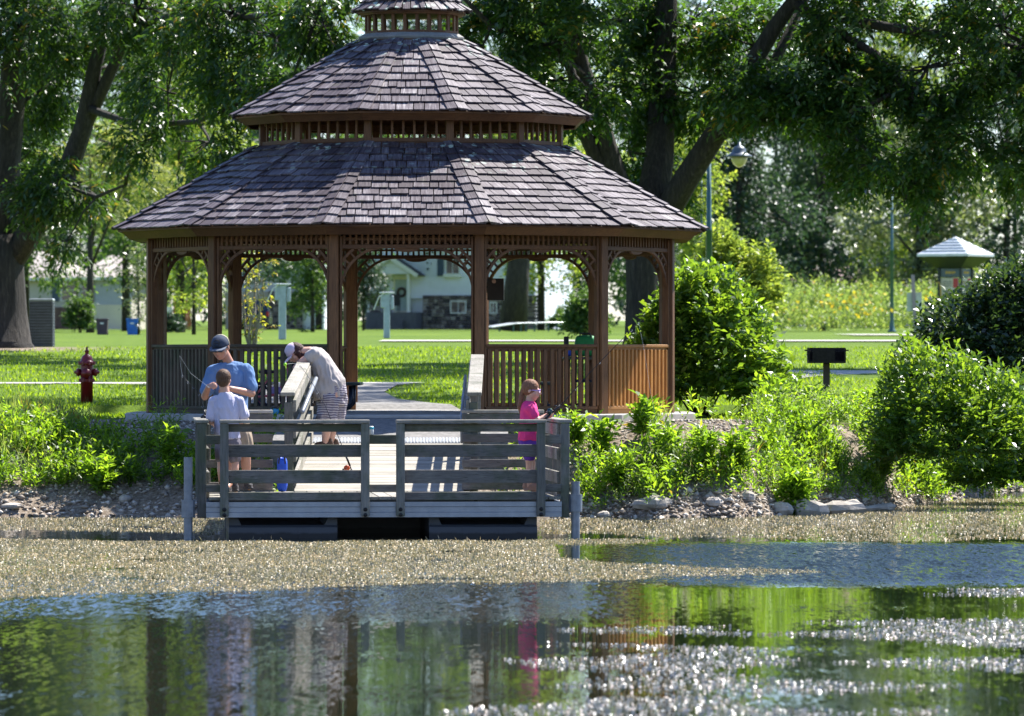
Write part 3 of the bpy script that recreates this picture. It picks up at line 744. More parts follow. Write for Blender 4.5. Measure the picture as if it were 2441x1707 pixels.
for (rn, Re, ze, Rt, zt, NC) in ROOFS:
    ro = roof_under(rn, Re, ze, Rt, zt, STX)
    Ae, At = Re * C15, Rt * C15; sl = math.hypot(Ae - At, zt - ze); ex = sl / NC; cup = rn == 'cupola_roof'
    order = [0, 1, 11, 2, 10] + [k for k in range(3, 10)]
    for k in order:
        n_, t_ = fdir(k)
        sv = (Vector((-n_.x, -n_.y, 0)) * (Ae - At) + Vector((0, 0, zt - ze))) / sl
        nv = t_.cross(sv); nv = nv if nv.z > 0 else -nv
        for i in range(NC):
            v0 = i * ex; vm = v0 + ex * .5
            A = Ae - (Ae - At) * vm / sl; half = A * T15
            tilt = .020; ln = ex + (.09 if i < NC - 1 else .0)
            u = -half + random.uniform(-.08, 0)
            while u < half:
                w = random.uniform(.11, .24) if not cup else random.uniform(.09, .16)
                u0, u1 = max(u, -half), min(u + w, half); u += w
                if u1 - u0 < .035: continue
                v00 = v0 + random.uniform(-.018, .014) - (.02 if i == 0 else 0)
                base = Vector((GC.x, GC.y, ze)) + n_ * Ae + sv * v00 + t_ * ((u0 + u1) / 2) + nv * (.004 + tilt * .9 + random.uniform(0, .005))
                s2 = (sv * ln - nv * tilt).normalized(); s2 = (s2 + t_ * random.uniform(-.012, .012)).normalized(); n2 = t_.cross(s2); n2 = n2 if n2.z > 0 else -n2
                if i == NC - 1: ln = ex * .98
                x_ = t_ * (u1 - u0 - .014)
                M = frame4(base, x_, s2 * ln, n2 * random.uniform(.014, .022))
                ind = (not cup) and rn == 'lower_roof' and k in (0, 1, 11) and n_ind[0] < 300
                if ind: n_ind[0] += 1
                place_shingle(M, ind, 'roof_shingle', ro)
    # hip shingles, one row each side of every hip
    for k in range(12):
        a = math.radians(-75 + 30 * k); e = zz_(vtx(Re, k), ze); tp = zz_(vtx(Rt, k), zt); hv = (tp - e); hl = hv.length; hv.normalize()
        nh = max(2, int(round(hl / (.205 if not cup else .17)))); hx = hl / nh
        vis = k in (0, 1, 2, 9, 10, 11)
        for side_, kk in ((-1, k), (1, k + 1)):
            n_, t_ = fdir(kk); sv = (Vector((-n_.x, -n_.y, 0)) * (Ae - At) + Vector((0, 0, zt - ze))) / sl
            nv = t_.cross(sv); nv = nv if nv.z > 0 else -nv
            for i in range(nh):
                wd = (.135 if not cup else .07) * (1.0 if i < nh - 1 else .8) * random.uniform(.93, 1.05)
                xw = hv.cross(nv).normalized(); xw = xw if xw.dot(t_) * side_ > 0 else -xw
                base = e + hv * (i * hx + random.uniform(-.01, .008) - (.025 if i == 0 else 0)) + xw * (wd / 2) + nv * (.046 + random.uniform(0, .004))
                lnh = hx + (.07 if i < nh - 1 else -.02)
                s2 = (hv * lnh - nv * .022).normalized(); n2 = nv
                xx_ = xw * wd
                if xx_.cross(s2).dot(n2) < 0: xx_ = -xx_
                M = frame4(base, xx_, s2 * lnh, n2 * .018)
                ind = vis and not cup and n_ind[1] < 300
                if ind: n_ind[1] += 1
                place_shingle(M, ind, 'hip_shingle', ro)
mb = MB(); mb.v = rest_v; mb.f = rest_f; mb.uv = rest_uv; mb.build('roof_shingle', SHI, gazebo, kind='stuff')

# ------------------------------------------------------------------ floating fishing dock
dock = thing('fishing_dock', 'weathered grey wooden fishing platform with slatted railings, floating on black tubs', 'dock', (-1.42, 58.95, 0), math.radians(4))
def L_(name, mb, m, parent=dock, **k): return mb.build(name, m, parent, local=True, **k)
prof = [(0, .234), (0, .285), (.012, .290), (.012, .345), (0, .350), (0, .402), (.05, .402), (.05, .234)]
mb = MB(); mb.prism([(-1.93, p[0] - .0, p[1]) for p in prof], (3.90, 0, 0)); L_('front_beam', mb, ALU)
for sx_ in (-1.90, 1.95):
    mb = MB(); mb.box((sx_, 1.27, .318), (.05, 2.42, .168)); L_('side_beam', mb, ALU)
mb = MB(); mb.box((0, 2.50, .318), (3.9, .05, .168)); L_('back_beam', mb, ALU)
me = None
for i in range(27):
    x = -1.90 + (i + .5) * 3.87 / 27
    if me is None: mb = MB(); mb.box((0, 0, 0), (.136, 2.50, .036), ch=.004); o = L_('deck_board', mb, GY); me = o.data
    else: o = bpy.data.objects.new('deck_board', me); COL.objects.link(o); o.parent = dock
    o.location = (x, 1.27, .44 + random.uniform(-.002, .002))
for x in (-1.732, -.191, .195, 1.738):
    mb = MB(); mb.box((x, -.045, .755), (.094, .085, 1.02), ch=.007); o = L_('rail_post', mb, GZ)
    for z in (.322, .262):
        b_ = MB(); b_.lathe([(0, 0), (.022, 0), (.022, .006), (.013, .010), (.010, .018), (0, .018)], (x, -.088, z), 10, M=Matrix.Rotation(math.radians(90), 3, 'X')); b_.build('bolt', BLACKM, o, local=True)
for x, z0, y in ((-1.975, .225, .13), (2.015, .225, .13)):
    mb = MB(); mb.box((x, y, (z0 + 1.262) / 2), (.10, .10, 1.262 - z0), ch=.007); L_('corner_post', mb, GZ)
for x in (-1.975, 2.015):
    for y in (1.3, 2.46):
        mb = MB(); mb.box((x, y, .83), (.09, .09, .86), ch=.006); L_('rail_post', mb, GZ)
for x0, x1 in ((-1.785, -.143), (.146, 1.80)):
    mb = MB(); mb.box(((x0 + x1) / 2, -.02, 1.284), (x1 - x0, .15, .040), ch=.007); L_('top_cap', mb, CAPX)
    for z0, z1 in ((1.17, 1.258), (.893, 1.03), (.605, .752), (.418, .510)):
        mb = MB(); mb.box(((x0 + x1) / 2, .017, (z0 + z1) / 2), (x1 - x0 - .10, .036, z1 - z0), ch=.005, rz=random.uniform(-.003, .003)); L_('rail_board', mb, GX)
for x0, x1 in ((-.16, .16), (-1.93, -1.70), (1.70, 1.97)):
    for z0, z1 in ((1.035, 1.135), (.508, .592)):
        mb = MB(); mb.box(((x0 + x1) / 2, .058, (z0 + z1) / 2), (x1 - x0, .034, z1 - z0), ch=.004); L_('rail_board', mb, GX)
for x in (-1.975, 2.015):
    sg = 1 if x < 0 else -1
    mb = MB(); mb.box((x, 1.30, 1.284), (.15, 2.46, .040), ch=.007); L_('top_cap', mb, GY)
    for z0, z1 in ((1.13, 1.255), (.86, .99), (.60, .73), (.44, .51)):
        mb = MB(); mb.box((x + sg * .068, 1.32, (z0 + z1) / 2), (.034, 2.32, z1 - z0), ch=.004); L_('rail_board', mb, GY)
for x0, x1 in ((-1.92, -1.14), (1.02, 1.96)):
    mb = MB(); mb.box(((x0 + x1) / 2, 2.47, 1.37), (x1 - x0, .15, .040), ch=.007); L_('top_cap', mb, CAPX)
    for z0, z1 in ((1.24, 1.345), (1.02, 1.117), (.73, .825), (.475, .566)):
        mb = MB(); mb.box(((x0 + x1) / 2, 2.41, (z0 + z1) / 2), (x1 - x0, .036, z1 - z0), ch=.004); L_('rail_board', mb, GX)
    xx0 = x0 + .06 if x0 > 0 else x1 - .06
    mb = MB(); mb.box((xx0 if x0 > 0 else x0 + .03, 2.475, .9), (.09, .09, .88), ch=.006); L_('rail_post', mb, GZ)
for x0, x1 in ((-1.68, -.49), (.52, 1.71)):
    mb = MB()
    for (ya, yb) in ((.12, 2.3),):
        s_ = .10
        mb.add([(x0, ya, -.15), (x1, ya, -.15), (x1, yb, -.15), (x0, yb, -.15), (x0, ya, .12), (x1, ya, .12), (x1, yb, .12), (x0, yb, .12),
                (x0 + .0, ya + .04, .145), (x1 - .0, ya + .04, .145), (x1, yb - .04, .145), (x0, yb - .04, .145)],
               [(3, 2, 1, 0), (0, 1, 5, 4), (1, 2, 6, 5), (2, 3, 7, 6), (3, 0, 4, 7), (4, 5, 9, 8), (5, 6, 10, 9), (6, 7, 11, 10), (7, 4, 8, 11), (8, 9, 10, 11)])
        mb.prism([(x0, ya + .05, .14), (x0 + .14, ya + .05, .14), (x0 + .10, ya + .05, .228), (x0, ya + .05, .228)], (0, 2, 0))
        mb.prism([(x1 - .14, ya + .05, .14), (x1, ya + .05, .14), (x1, ya + .05, .228), (x1 - .10, ya + .05, .228)], (0, 2, 0))
        for xr in (x0 + .4, x1 - .4): mb.box((xr, ya - .004, .02), (.05, .012, .2))
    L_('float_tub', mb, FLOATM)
mb = MB(); mb.box((.02, 2.2, .03), (3.42, .45, .36), ch=.03); L_('deck_shade_block', mb, FLOATM)  # dark block added to stand in for the shade beneath the deck
for sx_, zc in ((-2.125, .33), (2.13, .385)):       # sleeves that ride on the piles
    mb = MB(); mb.lathe([(.056, zc - .095), (.074, zc - .095), (.074, zc + .095), (.056, zc + .095), (.056, zc - .095)], (sx_, .02 if sx_ < 0 else .08, 0), 16)
    L_('pile_sleeve', mb, GALV, smooth=False)
    mb = MB()
    for z in (zc + .085, zc - .08): mb.bar((sx_, .09, z), (sx_ * .91, .14, z), .05, .012)
    L_('sleeve_bracket', mb, GALV)
Rk = Matrix.Rotation(math.radians(4), 3, 'Z')
for (lx, ly, top, lab) in ((-2.125, .02, .894, 'grey steel pile standing in the water at the left corner of the dock'), (2.13, .08, .62, 'shorter grey steel pile standing in the water at the right corner of the dock')):
    w = Rk @ Vector((lx, ly, 0)) + Vector((-1.42, 58.95, 0))
    mb = MB(); mb.lathe([(.048, -1.2), (.048, top), (.040, top), (.040, top - .1), (0, top - .1)], (0, 0, 0), 16)
    o = mb.build('steel_pile', GALV, smooth=False, local=True); o.location = (w.x, w.y, 0); tag(o, lab, 'pile', 'piles that hold the dock')

# ------------------------------------------------------------------ ramp from the bank to the dock
Y0, Y1, RZ0, RZ1 = 61.52, 66.86, .462, .925
rampo = thing('ramp', 'sloping grey boarded gangway with timber side rails leading from the gazebo down to the dock', 'ramp', (-1.495, Y0, RZ0))
sl_ = (RZ1 - RZ0) / (Y1 - Y0)
def rz_(y): return RZ0 + (y - Y0) * sl_
nb = 37; me = None
for i in range(nb):
    y = Y0 + (i + .5) * (Y1 - Y0) / nb
    if me is None: mb = MB(); mb.box((0, 0, 0), (2.0, .134, .036), ch=.004); o = mb.build('deck_board', DECKX, rampo, local=True); me = o.data; me0 = o
    else: o = bpy.data.objects.new('deck_board', me); COL.objects.link(o); o.parent = rampo
    o.location = (random.uniform(-.005, .005), y - Y0, rz_(y) - .018 - RZ0 + random.uniform(-.002, .002)); o.rotation_euler = (math.atan(sl_), 0, 0)
for x in (-2.46, -.53):
    mb = MB(); mb.bar((x, Y0, RZ0 - .10), (x, Y1, RZ1 - .10), .05, .12); mb.build('stringer', ALU, rampo)
for x, tp in ((-2.555, 0), (-.44, .04)):
    ins = 1 if x < -1 else -1
    for y in (Y0 + .03, 63.3, 65.05, Y1 - .05):
        mb = MB(); mb.box((x, y, rz_(y) + .44), (.10, .10, 1.14), ch=.007); mb.build('rail_post', GZ, rampo)
    mb = MB(); mb.bar((x - ins * .01, Y0 - .06, RZ0 + 1.105), (x - ins * .01, Y1 + .02, RZ1 + 1.045 + tp), .165, .045, ch=.007); mb.build('top_cap', GY, rampo)
    for h0, h1 in ((.90, 1.04), (.60, .73), (.33, .46), (.05, .19)):
        hm = (h0 + h1) / 2
        mb = MB(); mb.bar((x + ins * .068, Y0 - .02, RZ0 + hm), (x + ins * .068, Y1, RZ1 + hm), .036, h1 - h0, ch=.004); mb.build('rail_board', GY, rampo)
    xh = x + ins * (.15 if ins > 0 else .135)
    a, b = Vector((xh, Y0 + .15, RZ0 + .90)), Vector((xh, Y1 - .45, RZ1 + .84)); dn = Vector((0, 0, -.34))
    mb = MB()
    if ins > 0: mb.tube([a, b], .026, 12)
    else: mb.tube([a, b, b + Vector((0, .08, -.08)), b + dn + Vector((0, .08, .06)), b + dn, a + dn, a + dn + Vector((0, -.08, .08)), a + Vector((0, -.08, -.06)), a], .019, 10)
    for q in (.15, .5, .85): pp = a.lerp(b, q); mb.tube([pp, pp + Vector((-ins * .07, 0, -.04))], .008, 6)
    mb.build('handrail', GALV, rampo, smooth=True)
mb = MB()
for i in range(48): mb.box((-2.46 + i * 1.93 / 47, 67.12, .965), (.022, .52, .012), M=Matrix.Rotation(.09, 3, 'X'))
mb.box((-1.495, 67.12, .952), (2.0, .54, .012), M=Matrix.Rotation(.09, 3, 'X'))
mb.build('threshold_plate', plain('bright_aluminium', (.6, .62, .64), .4, .7, .1, 5), rampo)
# ------------------------------------------------------------------ foliage
LF_NEAR = leaf('leaf_maple_deep_green', (.030, .070, .020), (.095, .22, .014), .4, .34, .36, .5, .05)
LF_ASH = leaf('leaf_ash_green', (.030, .068, .022), (.085, .19, .016), .4, .36, .36, .5, .06)
LF_BG = leaf('leaf_far_green', (.045, .092, .034), (.14, .27, .035), .4, .5, .42, .35)
LF_BG2 = leaf('leaf_far_blue_green', (.026, .055, .036), (.05, .11, .038), .4, .42, .35, .45)
LF_SIL = leaf('leaf_far_silvery', (.13, .17, .09), (.20, .28, .08), .5, .35, .35, .9)
LF_YEL = leaf('leaf_yellow_green', (.12, .19, .03), (.33, .46, .05), .35, .45, .5, .4)
LF_WIL = leaf('leaf_willow', (.12, .16, .05), (.33, .40, .08), .35, .45, .5, .4)
LF_BUSH = leaf('leaf_dogwood', (.065, .14, .025), (.26, .45, .025), .35, .34, .42, .6)
LF_VIB = leaf('leaf_dark_glossy', (.028, .06, .022), (.07, .14, .02), .35, .28, .3, .8)
LF_PALE = leaf('leaf_feathery_weed', (.15, .22, .09), (.30, .42, .12), .4, .5, .45, .4)
LF_WEED = leaf('leaf_bank_weed', (.090, .175, .018), (.33, .57, .025), .5, .42, .48, .5, .04)
LF_GRASS = leaf('blade_lawn', (.085, .16, .012), (.32, .50, .015), .35, .45, .5, .4)
LF_TALL = leaf('blade_tall_grass', (.15, .22, .06), (.34, .46, .09), .35, .45, .5, .4, .15)
LF_MEAD = leaf('leaf_meadow', (.10, .165, .05), (.27, .40, .07), .4, .45, .5, .4, .06)

def lump(px, py, D, rxp, ryp, dep, n):
    c = P(px, py, D); s = FPX / D
    return (c.x, c.y, c.z, rxp / s, dep, ryp / s, n)
def line(*q): return [(P(a, b, D), r) for a, b, D, r in q]

big = tree('maple_tree', 'huge dark old maple with several thick limbs rising behind the gazebo on the right', 
    line((1536, 845, 98, 0.493), (1533, 800, 98, 0.352), (1532, 700, 98, 0.312), (1530, 600, 98, 0.317), (1535, 520, 98, 0.387), (1540, 470, 98, 0.370)),
    [line((1515, 560, 98, 0.264), (1470, 430, 97.6, 0.211), (1432, 300, 97.2, 0.176), (1390, 170, 97, 0.154), (1345, 0, 96.5, 0.123), (1310, -160, 96.5, 0.106), (1290, -420, 96.5, 0.062)),
     line((1490, 470, 98, 0.150), (1425, 385, 97.4, 0.141), (1380, 290, 97, 0.114), (1362, 170, 96.6, 0.079), (1300, 60, 96.3, 0.053)),
     line((1545, 520, 98, 0.317), (1572, 380, 98.4, 0.282), (1580, 220, 98.8, 0.246), (1588, 40, 99, 0.211), (1600, -180, 99, 0.150), (1620, -500, 99, 0.079)),
     line((1570, 540, 98, 0.264), (1640, 420, 97.6, 0.238), (1712, 310, 97.2, 0.211), (1770, 190, 96.8, 0.176), (1850, 60, 96.4, 0.150), (1960, -90, 96, 0.106), (2050, -300, 96, 0.062)),
     line((1690, 345, 97.3, 0.141), (1770, 240, 97.6, 0.123), (1840, 160, 98, 0.106), (1950, -60, 98, 0.070)),
     line((1715, 325, 97.2, 0.106), (1800, 290, 96.2, 0.097), (1900, 283, 95.6, 0.075), (2000, 285, 95.2, 0.053), (2120, 225, 95, 0.035)),
     line((1900, 10, 96.2, 0.106), (1995, 75, 95.6, 0.088), (2090, 130, 95.2, 0.070), (2170, 230, 95, 0.053), (2290, 330, 95, 0.031)),
     line((1990, 40, 95.8, 0.097), (2100, 62, 95.3, 0.088), (2280, 90, 95, 0.070), (2460, 118, 95, 0.044)),
     line((1395, 180, 97, 0.088), (1290, 110, 96, 0.070), (1170, 60, 95.4, 0.053), (1090, -20, 95, 0.035))],
    [lump(*q) for q in [
        (1375, 90, 94.9, 70, 90, .7, 260), (1400, 240, 95.6, 60, 50, .5, 120), (1150, 110, 95.5, 100, 90, 1.0, 434), (1260, 40, 96, 120, 100, 1.2, 496), (1330, 190, 99.0, 110, 80, .9, 347), (1440, 60, 99.6, 110, 100, 1.3, 496),
        (1520, 200, 99.1, 90, 120, 1.0, 297), (1640, 60, 100.0, 120, 110, 1.4, 589), (1660, 220, 99.0, 90, 80, 1.0, 260), (1500, 360, 99.4, 60, 90, .7, 105), (1600, 400, 98.6, 60, 90, .6, 105),
        (1800, 110, 99.0, 120, 100, 1.3, 558), (1810, 225, 96, 120, 60, .9, 322), (1930, 200, 96, 110, 110, 1.2, 496), (1960, 320, 95.6, 100, 60, .9, 266),
        (2060, 60, 95.6, 130, 90, 1.2, 496), (2080, 250, 95.4, 110, 90, 1.1, 434), (2100, 390, 95.2, 100, 70, .9, 297), (2170, 450, 95.1, 60, 60, .6, 124),
        (2210, 160, 95.2, 120, 100, 1.2, 527), (2260, 330, 95.2, 110, 90, 1.0, 396), (2380, 60, 95, 120, 110, 1.3, 527), (2400, 240, 95, 110, 100, 1.1, 465), (2420, 390, 95, 80, 70, .8, 235),
        (2560, 150, 95, 160, 200, 1.5, 496),
        (1350, -160, 95, 260, 150, 2.2, 558), (1700, -220, 96, 300, 170, 2.6, 682), (2100, -220, 95, 320, 180, 2.6, 682), (1500, -500, 96, 420, 200, 3.0, 682), (1950, -560, 96, 420, 230, 3.2, 682), (2400, -400, 95, 300, 200, 2.6, 434),
        (1700, -900, 96, 420, 230, 3.2, 620)]] + [(.2, 84.6, 13.2, 2.6, 1.4, 1.0, 900), (5, 86.5, 13.5, 2.4, 1.7, 1.0, 800), (2.6, 90, 13, 2.5, 2, 1.2, 600), (-3.4, 84.8, 12.6, 2.4, 1.3, .9, 700)],  # trailing clumps are unseen, added to throw shade on the lawn
    LF_NEAR, .165, .062, 9, .42, gap=.02, gs=1.25, droop=.45, seed=3, sub=8)
ash = tree('ash_tree', 'massive grey-barked ash forking low at the left edge, in a ring of mulch',
    line((6, 840, 110, 0.804), (8, 815, 110, 0.590), (8, 740, 110, 0.492), (4, 640, 110, 0.467), (0, 560, 110, 0.492)),
    [line((-8, 600, 110, 0.377), (5, 440, 110, 0.344), (25, 270, 109.6, 0.287), (38, 80, 109.2, 0.221), (60, -160, 109, 0.148), (80, -420, 109, 0.074)),
     line((28, 620, 110, 0.279), (100, 510, 109.4, 0.254), (160, 412, 109, 0.221), (200, 300, 108.6, 0.189), (225, 165, 108.2, 0.148), (262, 20, 108, 0.107), (285, -140, 108, 0.074)),
     line((204, 300, 108.6, 0.139), (255, 190, 108.2, 0.123), (312, 70, 107.8, 0.098), (352, -80, 107.5, 0.066)),
     line((-30, 600, 110, 0.279), (-110, 420, 110, 0.230), (-190, 220, 110, 0.164), (-260, -40, 110, 0.098)),
     line((318, 60, 107.8, 0.090), (450, 35, 104, 0.074), (600, 40, 100, 0.057), (760, 20, 97, .04)),
     line((215, 260, 108.4, 0.082), (330, 300, 106, 0.066), (470, 290, 103, 0.049), (590, 240, 100, 0.033)),
     line((160, 420, 109, 0.057), (230, 470, 107, 0.041), (300, 440, 105.5, 0.025))],
    [lump(*q) for q in [
        (-60, 120, 109, 150, 130, 1.5, 310), (70, 60, 108.4, 110, 100, 1.3, 434), (60, 230, 111.6, 90, 90, 1.1, 297), (40, 390, 111.4, 80, 70, .9, 235), (150, 170, 111.0, 90, 90, 1.0, 204), 
        (190, 60, 110.8, 90, 80, 1.0, 297), (150, 440, 107.8, 100, 55, .8, 260), (60, 500, 107.8, 60, 45, .6, 111), (300, 130, 110.0, 80, 90, 1.0, 204), (330, 20, 106.6, 110, 70, 1.1, 347),
        (400, 220, 104.6, 80, 90, .9, 204), (460, 90, 103.6, 100, 90, 1.1, 347), (560, 30, 101, 120, 70, 1.1, 347), (560, 190, 101, 90, 90, .9, 297), (500, 340, 102, 90, 60, .8, 204), (340, 340, 105, 70, 50, .7, 124),
        (660, 90, 98.4, 90, 80, 1.0, 347), (690, 210, 97.6, 80, 60, .8, 260), (770, 60, 96.8, 70, 80, .9, 260), (620, 290, 99, 60, 50, .7, 148), (160, 575, 107, 25, 28, .3, 27),
        (100, -180, 108, 300, 160, 2.4, 496), (500, -180, 104, 300, 150, 2.2, 496), (850, -120, 98, 220, 110, 1.8, 310), (250, -500, 108, 400, 220, 3, 558), (-250, -200, 109, 250, 300, 2.5, 310)]],
    LF_ASH, .185, .056, 9, .46, gap=.05, gs=1.15, droop=.6, seed=8, sub=8)

def far_tree(label, px, D, H, r, m, n=1500, z0=.32, leafL=.30, leafW=.16, seed=0, group='trees far behind the lawn', tr=.28, name='tree', nl=9, k=6, lean=0):
    R = random.Random(seed); X = PX(px, D); g = gz(X, D)
    b = Vector((X, D, g)); t = [(b, tr * 1.3), (b + Vector((lean * .4, 0, H * .25)), tr), (b + Vector((lean, 0, H * .62)), tr * .6), (b + Vector((lean, 0, H * .85)), tr * .25)]
    lumps = []
    for i in range(nl):
        q = i / (nl - 1); h = z0 + (1 - z0) * q * .88; w = math.sin(math.pi * min(1, max(.12, (h - z0) / (1 - z0) * .85 + .18)))
        a = R.uniform(0, 6.28); rr = r * w * R.uniform(.25, .6)
        lumps.append((X + lean + rr * math.cos(a), D + rr * math.sin(a), g + H * h, r * .55 * (.6 + .5 * w), r * .55, H * (1 - z0) / nl * 1.3, n // nl))
    limbs = [[(t[1][0] + Vector((0, 0, H * .06 * j)), tr * .5), (Vector(lumps[(j * 2 + 1) % nl][:3]), tr * .2)] for j in range(4)]
    return tree(name, label, t, limbs, lumps, m, leafL, leafW, k, leafL * 2.6, gap=-.25, gs=.45, droop=.3, group=group, seed=seed, sub=2, sides=8, hollow=.3)
FT = [
 ('tall leafy tree rising over the tan house behind the ash', 60, 255, 18.2, 5.5, LF_BG), ('full round tree between the ash and the gazebo roof', 300, 270, 19.8, 6, LF_BG),
 ('bluish green tree left of the gazebo roof, farther off', 520, 300, 20.2, 6.5, LF_BG2), ('pale green tree seen over the lower roof\'s left end', 430, 235, 15.0, 4.2, LF_YEL),
 ('tree standing directly behind the cupola\'s left side', 760, 330, 22.7, 7, LF_BG), ('tree standing directly behind the cupola\'s right side', 1010, 345, 22.9, 7, LF_BG2),
 ('bright yellow-green tree seen between the maple\'s limbs', 1290, 300, 20.2, 6, LF_YEL), ('mid green tree behind the maple trunk', 1520, 320, 21.1, 6.5, LF_BG),
 ('dark bluish tree just right of the lamp post', 1760, 280, 15.5, 5.4, LF_BG2), ('second dark bluish tree beside the lamp, farther right', 1960, 290, 14.5, 5.6, LF_BG2),
 ('silvery glinting tree behind the information kiosk', 2190, 270, 11.5, 4.2, LF_SIL), ('deep green tree at the far right edge behind the kiosk', 2400, 300, 21.6, 6, LF_BG2),
 ('tall soft green tree above the dark bluish ones', 1850, 380, 23.5, 8, LF_BG), ('tall tree over the kiosk in the far distance', 2180, 385, 24.2, 8, LF_YEL),
 ('far tree closing the view at the top left corner', 130, 400, 25.4, 8.5, LF_BG2), ('far tree above the tan house roof', 420, 410, 24.6, 9, LF_BG), ('far tree behind the white house garage', 700, 420, 25.2, 9, LF_BG2),
 ('far tree behind the white house roof', 1000, 425, 27.6, 9, LF_BG), ('far tree behind the white house\'s right corner', 1300, 420, 27.0, 9, LF_BG), ('far tree in the gap right of the maple', 1600, 420, 26.6, 9, LF_BG2),
 ('far tree at the top right corner', 2420, 410, 26.4, 9, LF_BG), ('far bushy tree below the dark crowns', 2060, 400, 24.7, 8, LF_BG2),
]
for i, (lab, px, D, H, r, m) in enumerate(FT):
    k = D / 300
    far_tree(lab, px, D, H, r, m, n=int(2600 if D < 350 else 2900), z0=.22 if D < 350 else .12, leafL=.28 * k, leafW=.17 * k, seed=20 + i, tr=.17)
# the wooded rise that closes the view, one mass
n = 5200; x = rng.uniform(-75, 75, n); y = rng.uniform(445, 475, n); z, t = ground_np(x, y); C = np.stack([x, y, z + rng.random(n) ** .8 * (9 + 3 * np.sin(x * .13) + 2 * np.sin(x * .41))], 1); d = rng.normal(size=C.shape)
a = twig_leaves(C, d, 6, 1.1, .75, .42, .2); Vv, Ff = leaf_arrays(*a); np_mesh('distant_wood', Vv, Ff, LF_BG2, kind='stuff')
far_tree('weeping willow with hanging yellow-green strands before the tan house', 215, 225, 8.6, 3.9, LF_WIL, n=800, z0=.62, leafL=.34, leafW=.06, seed=60, name='willow_tree', tr=.14, k=9)
# hanging strands of the willow reach low
sap = far_tree('bright lime-green young tree in front of the orange fence', 462, 190, 5.0, 1.15, LF_YEL, n=650, z0=.30, leafL=.16, leafW=.08, seed=61, name='young_tree', tr=.06)
far_tree('round dark green bush-like tree left of the porch', 745, 240, 4.1, 1.45, LF_BG, n=900, z0=.08, leafL=.17, leafW=.09, seed=62, name='small_tree', tr=.08)
far_tree('slim blue-green tree at the left corner of the porch', 866, 300, 4.9, 1.3, LF_BG2, n=500, z0=.35, leafL=.2, leafW=.1, seed=63, name='small_tree', tr=.06)
far_tree('broad bright tree with a thick dark trunk before the white house', 1222, 262, 12.5, 3.4, LF_YEL, n=1300, z0=.42, leafL=.24, leafW=.13, seed=64, tr=.55, lean=.7)
far_tree('light green feathery tree at the sunlit side of the white house', 1408, 250, 8.0, 1.2, LF_YEL, n=380, z0=.35, leafL=.2, leafW=.1, seed=65, name='small_tree', tr=.1)
far_tree('grey-green scraggly shrub tree beside the tan house corner', 330, 190, 3.2, .55, LF_SIL, n=170, z0=.2, leafL=.13, leafW=.06, seed=66, name='small_tree', tr=.04)
far_tree('lime-green tree with airy leaves behind the lamp posts', 1650, 200, 8.0, 2.0, LF_YEL, n=800, z0=.3, leafL=.2, leafW=.1, seed=67, name='small_tree', tr=.08)

def bush(name, label, px, D, base_y, rx, ry, H, n, m, leafL=.10, leafW=.05, k=8, tw=.26, seed=0, shoots=60, low=.12, cat='bush', group=None, stems=14, peaks=None):
    R = random.Random(seed); X = PX(px, D); z0 = PZ(base_y, D) if base_y else gz(X, D)
    T = thing(name, label, cat, (X, D, z0), group=group)
    mb = MB()
    for i in range(stems):
        a = R.uniform(0, 6.28); q = R.uniform(.2, .85)
        e = Vector((X + rx * q * math.cos(a), D + ry * q * math.sin(a), z0 + H * R.uniform(.6, .9)))
        mb.tube(wob((X + R.uniform(-.1, .1) * rx, D + R.uniform(-.1, .1) * ry, z0 - .05), e, 4, .05, R), [.014 + .006 * rx, .012, .009, .006, .003], 5, cap=False)
    mb.build('stem', BARK, T)
    d = unit(rng.normal(size=(n, 3))); r = (.35 + .65 * rng.random(n)) ** .6
    C = d * r[:, None]; C[:, 2] = np.abs(C[:, 2]) * .9 + low
    hgt = 1 + .22 * np.sin(C[:, 0] * 4 + seed) + .14 * np.sin(C[:, 0] * 9 + seed * 2)
    if peaks is not None: hgt = np.interp(C[:, 0], peaks[0], peaks[1])
    # the lower part stays wide
    wide = np.where(C[:, 2] < .5, 1.0 + .15 * rng.random(n), 1.0)
    Cw = np.stack([X + C[:, 0] * rx * wide, D + C[:, 1] * ry * wide, z0 + C[:, 2] * H * hgt], 1)
    keep = clump_field(Cw, 3.2 / max(rx, .3), seed) > -.45
    Cw, d = Cw[keep], d[keep]
    out = d.copy(); out[:, 2] = np.abs(out[:, 2]) * .8
    a = twig_leaves(Cw, out + rng.normal(size=d.shape) * .5, k, tw, leafL, leafW, -.15)
    xs = rng.uniform(-.85, .85, shoots); ysn = rng.uniform(-.6, .6, shoots)
    hh = (1 + .22 * np.sin(xs * 4 + seed)) if peaks is None else np.interp(xs, peaks[0], peaks[1])
    Sx = np.stack([X + xs * rx, D + ysn * ry, z0 + H * hh * np.sqrt(np.maximum(.1, 1 - xs ** 2 * .8 - ysn ** 2 * .4)) * .93], 1)
    up = np.stack([rng.normal(size=shoots) * .25, rng.normal(size=shoots) * .25, np.ones(shoots)], 1)
    b = twig_leaves(Sx, up, 10, tw * 1.25, leafL * 1.05, leafW, -.5)
    q = [np.concatenate([a[i], b[i]]) for i in range(5)]
    Vv, Ff = leaf_arrays(*q); np_mesh('foliage', Vv, Ff, m, T)
    return T
bush('dogwood_bush', 'tall rounded bush with bright green top and dark leafy base right beside the gazebo', 1668, 75.6, 985, 1.10, 1.0, 1.72, 2500, LF_BUSH, .125, .062, seed=2, shoots=120,
     peaks=([-1.1, -.75, -.45, -.1, .2, .5, .8, 1.1], [.62, .72, 1.0, 1.1, 1.08, 1.05, .95, .85]))
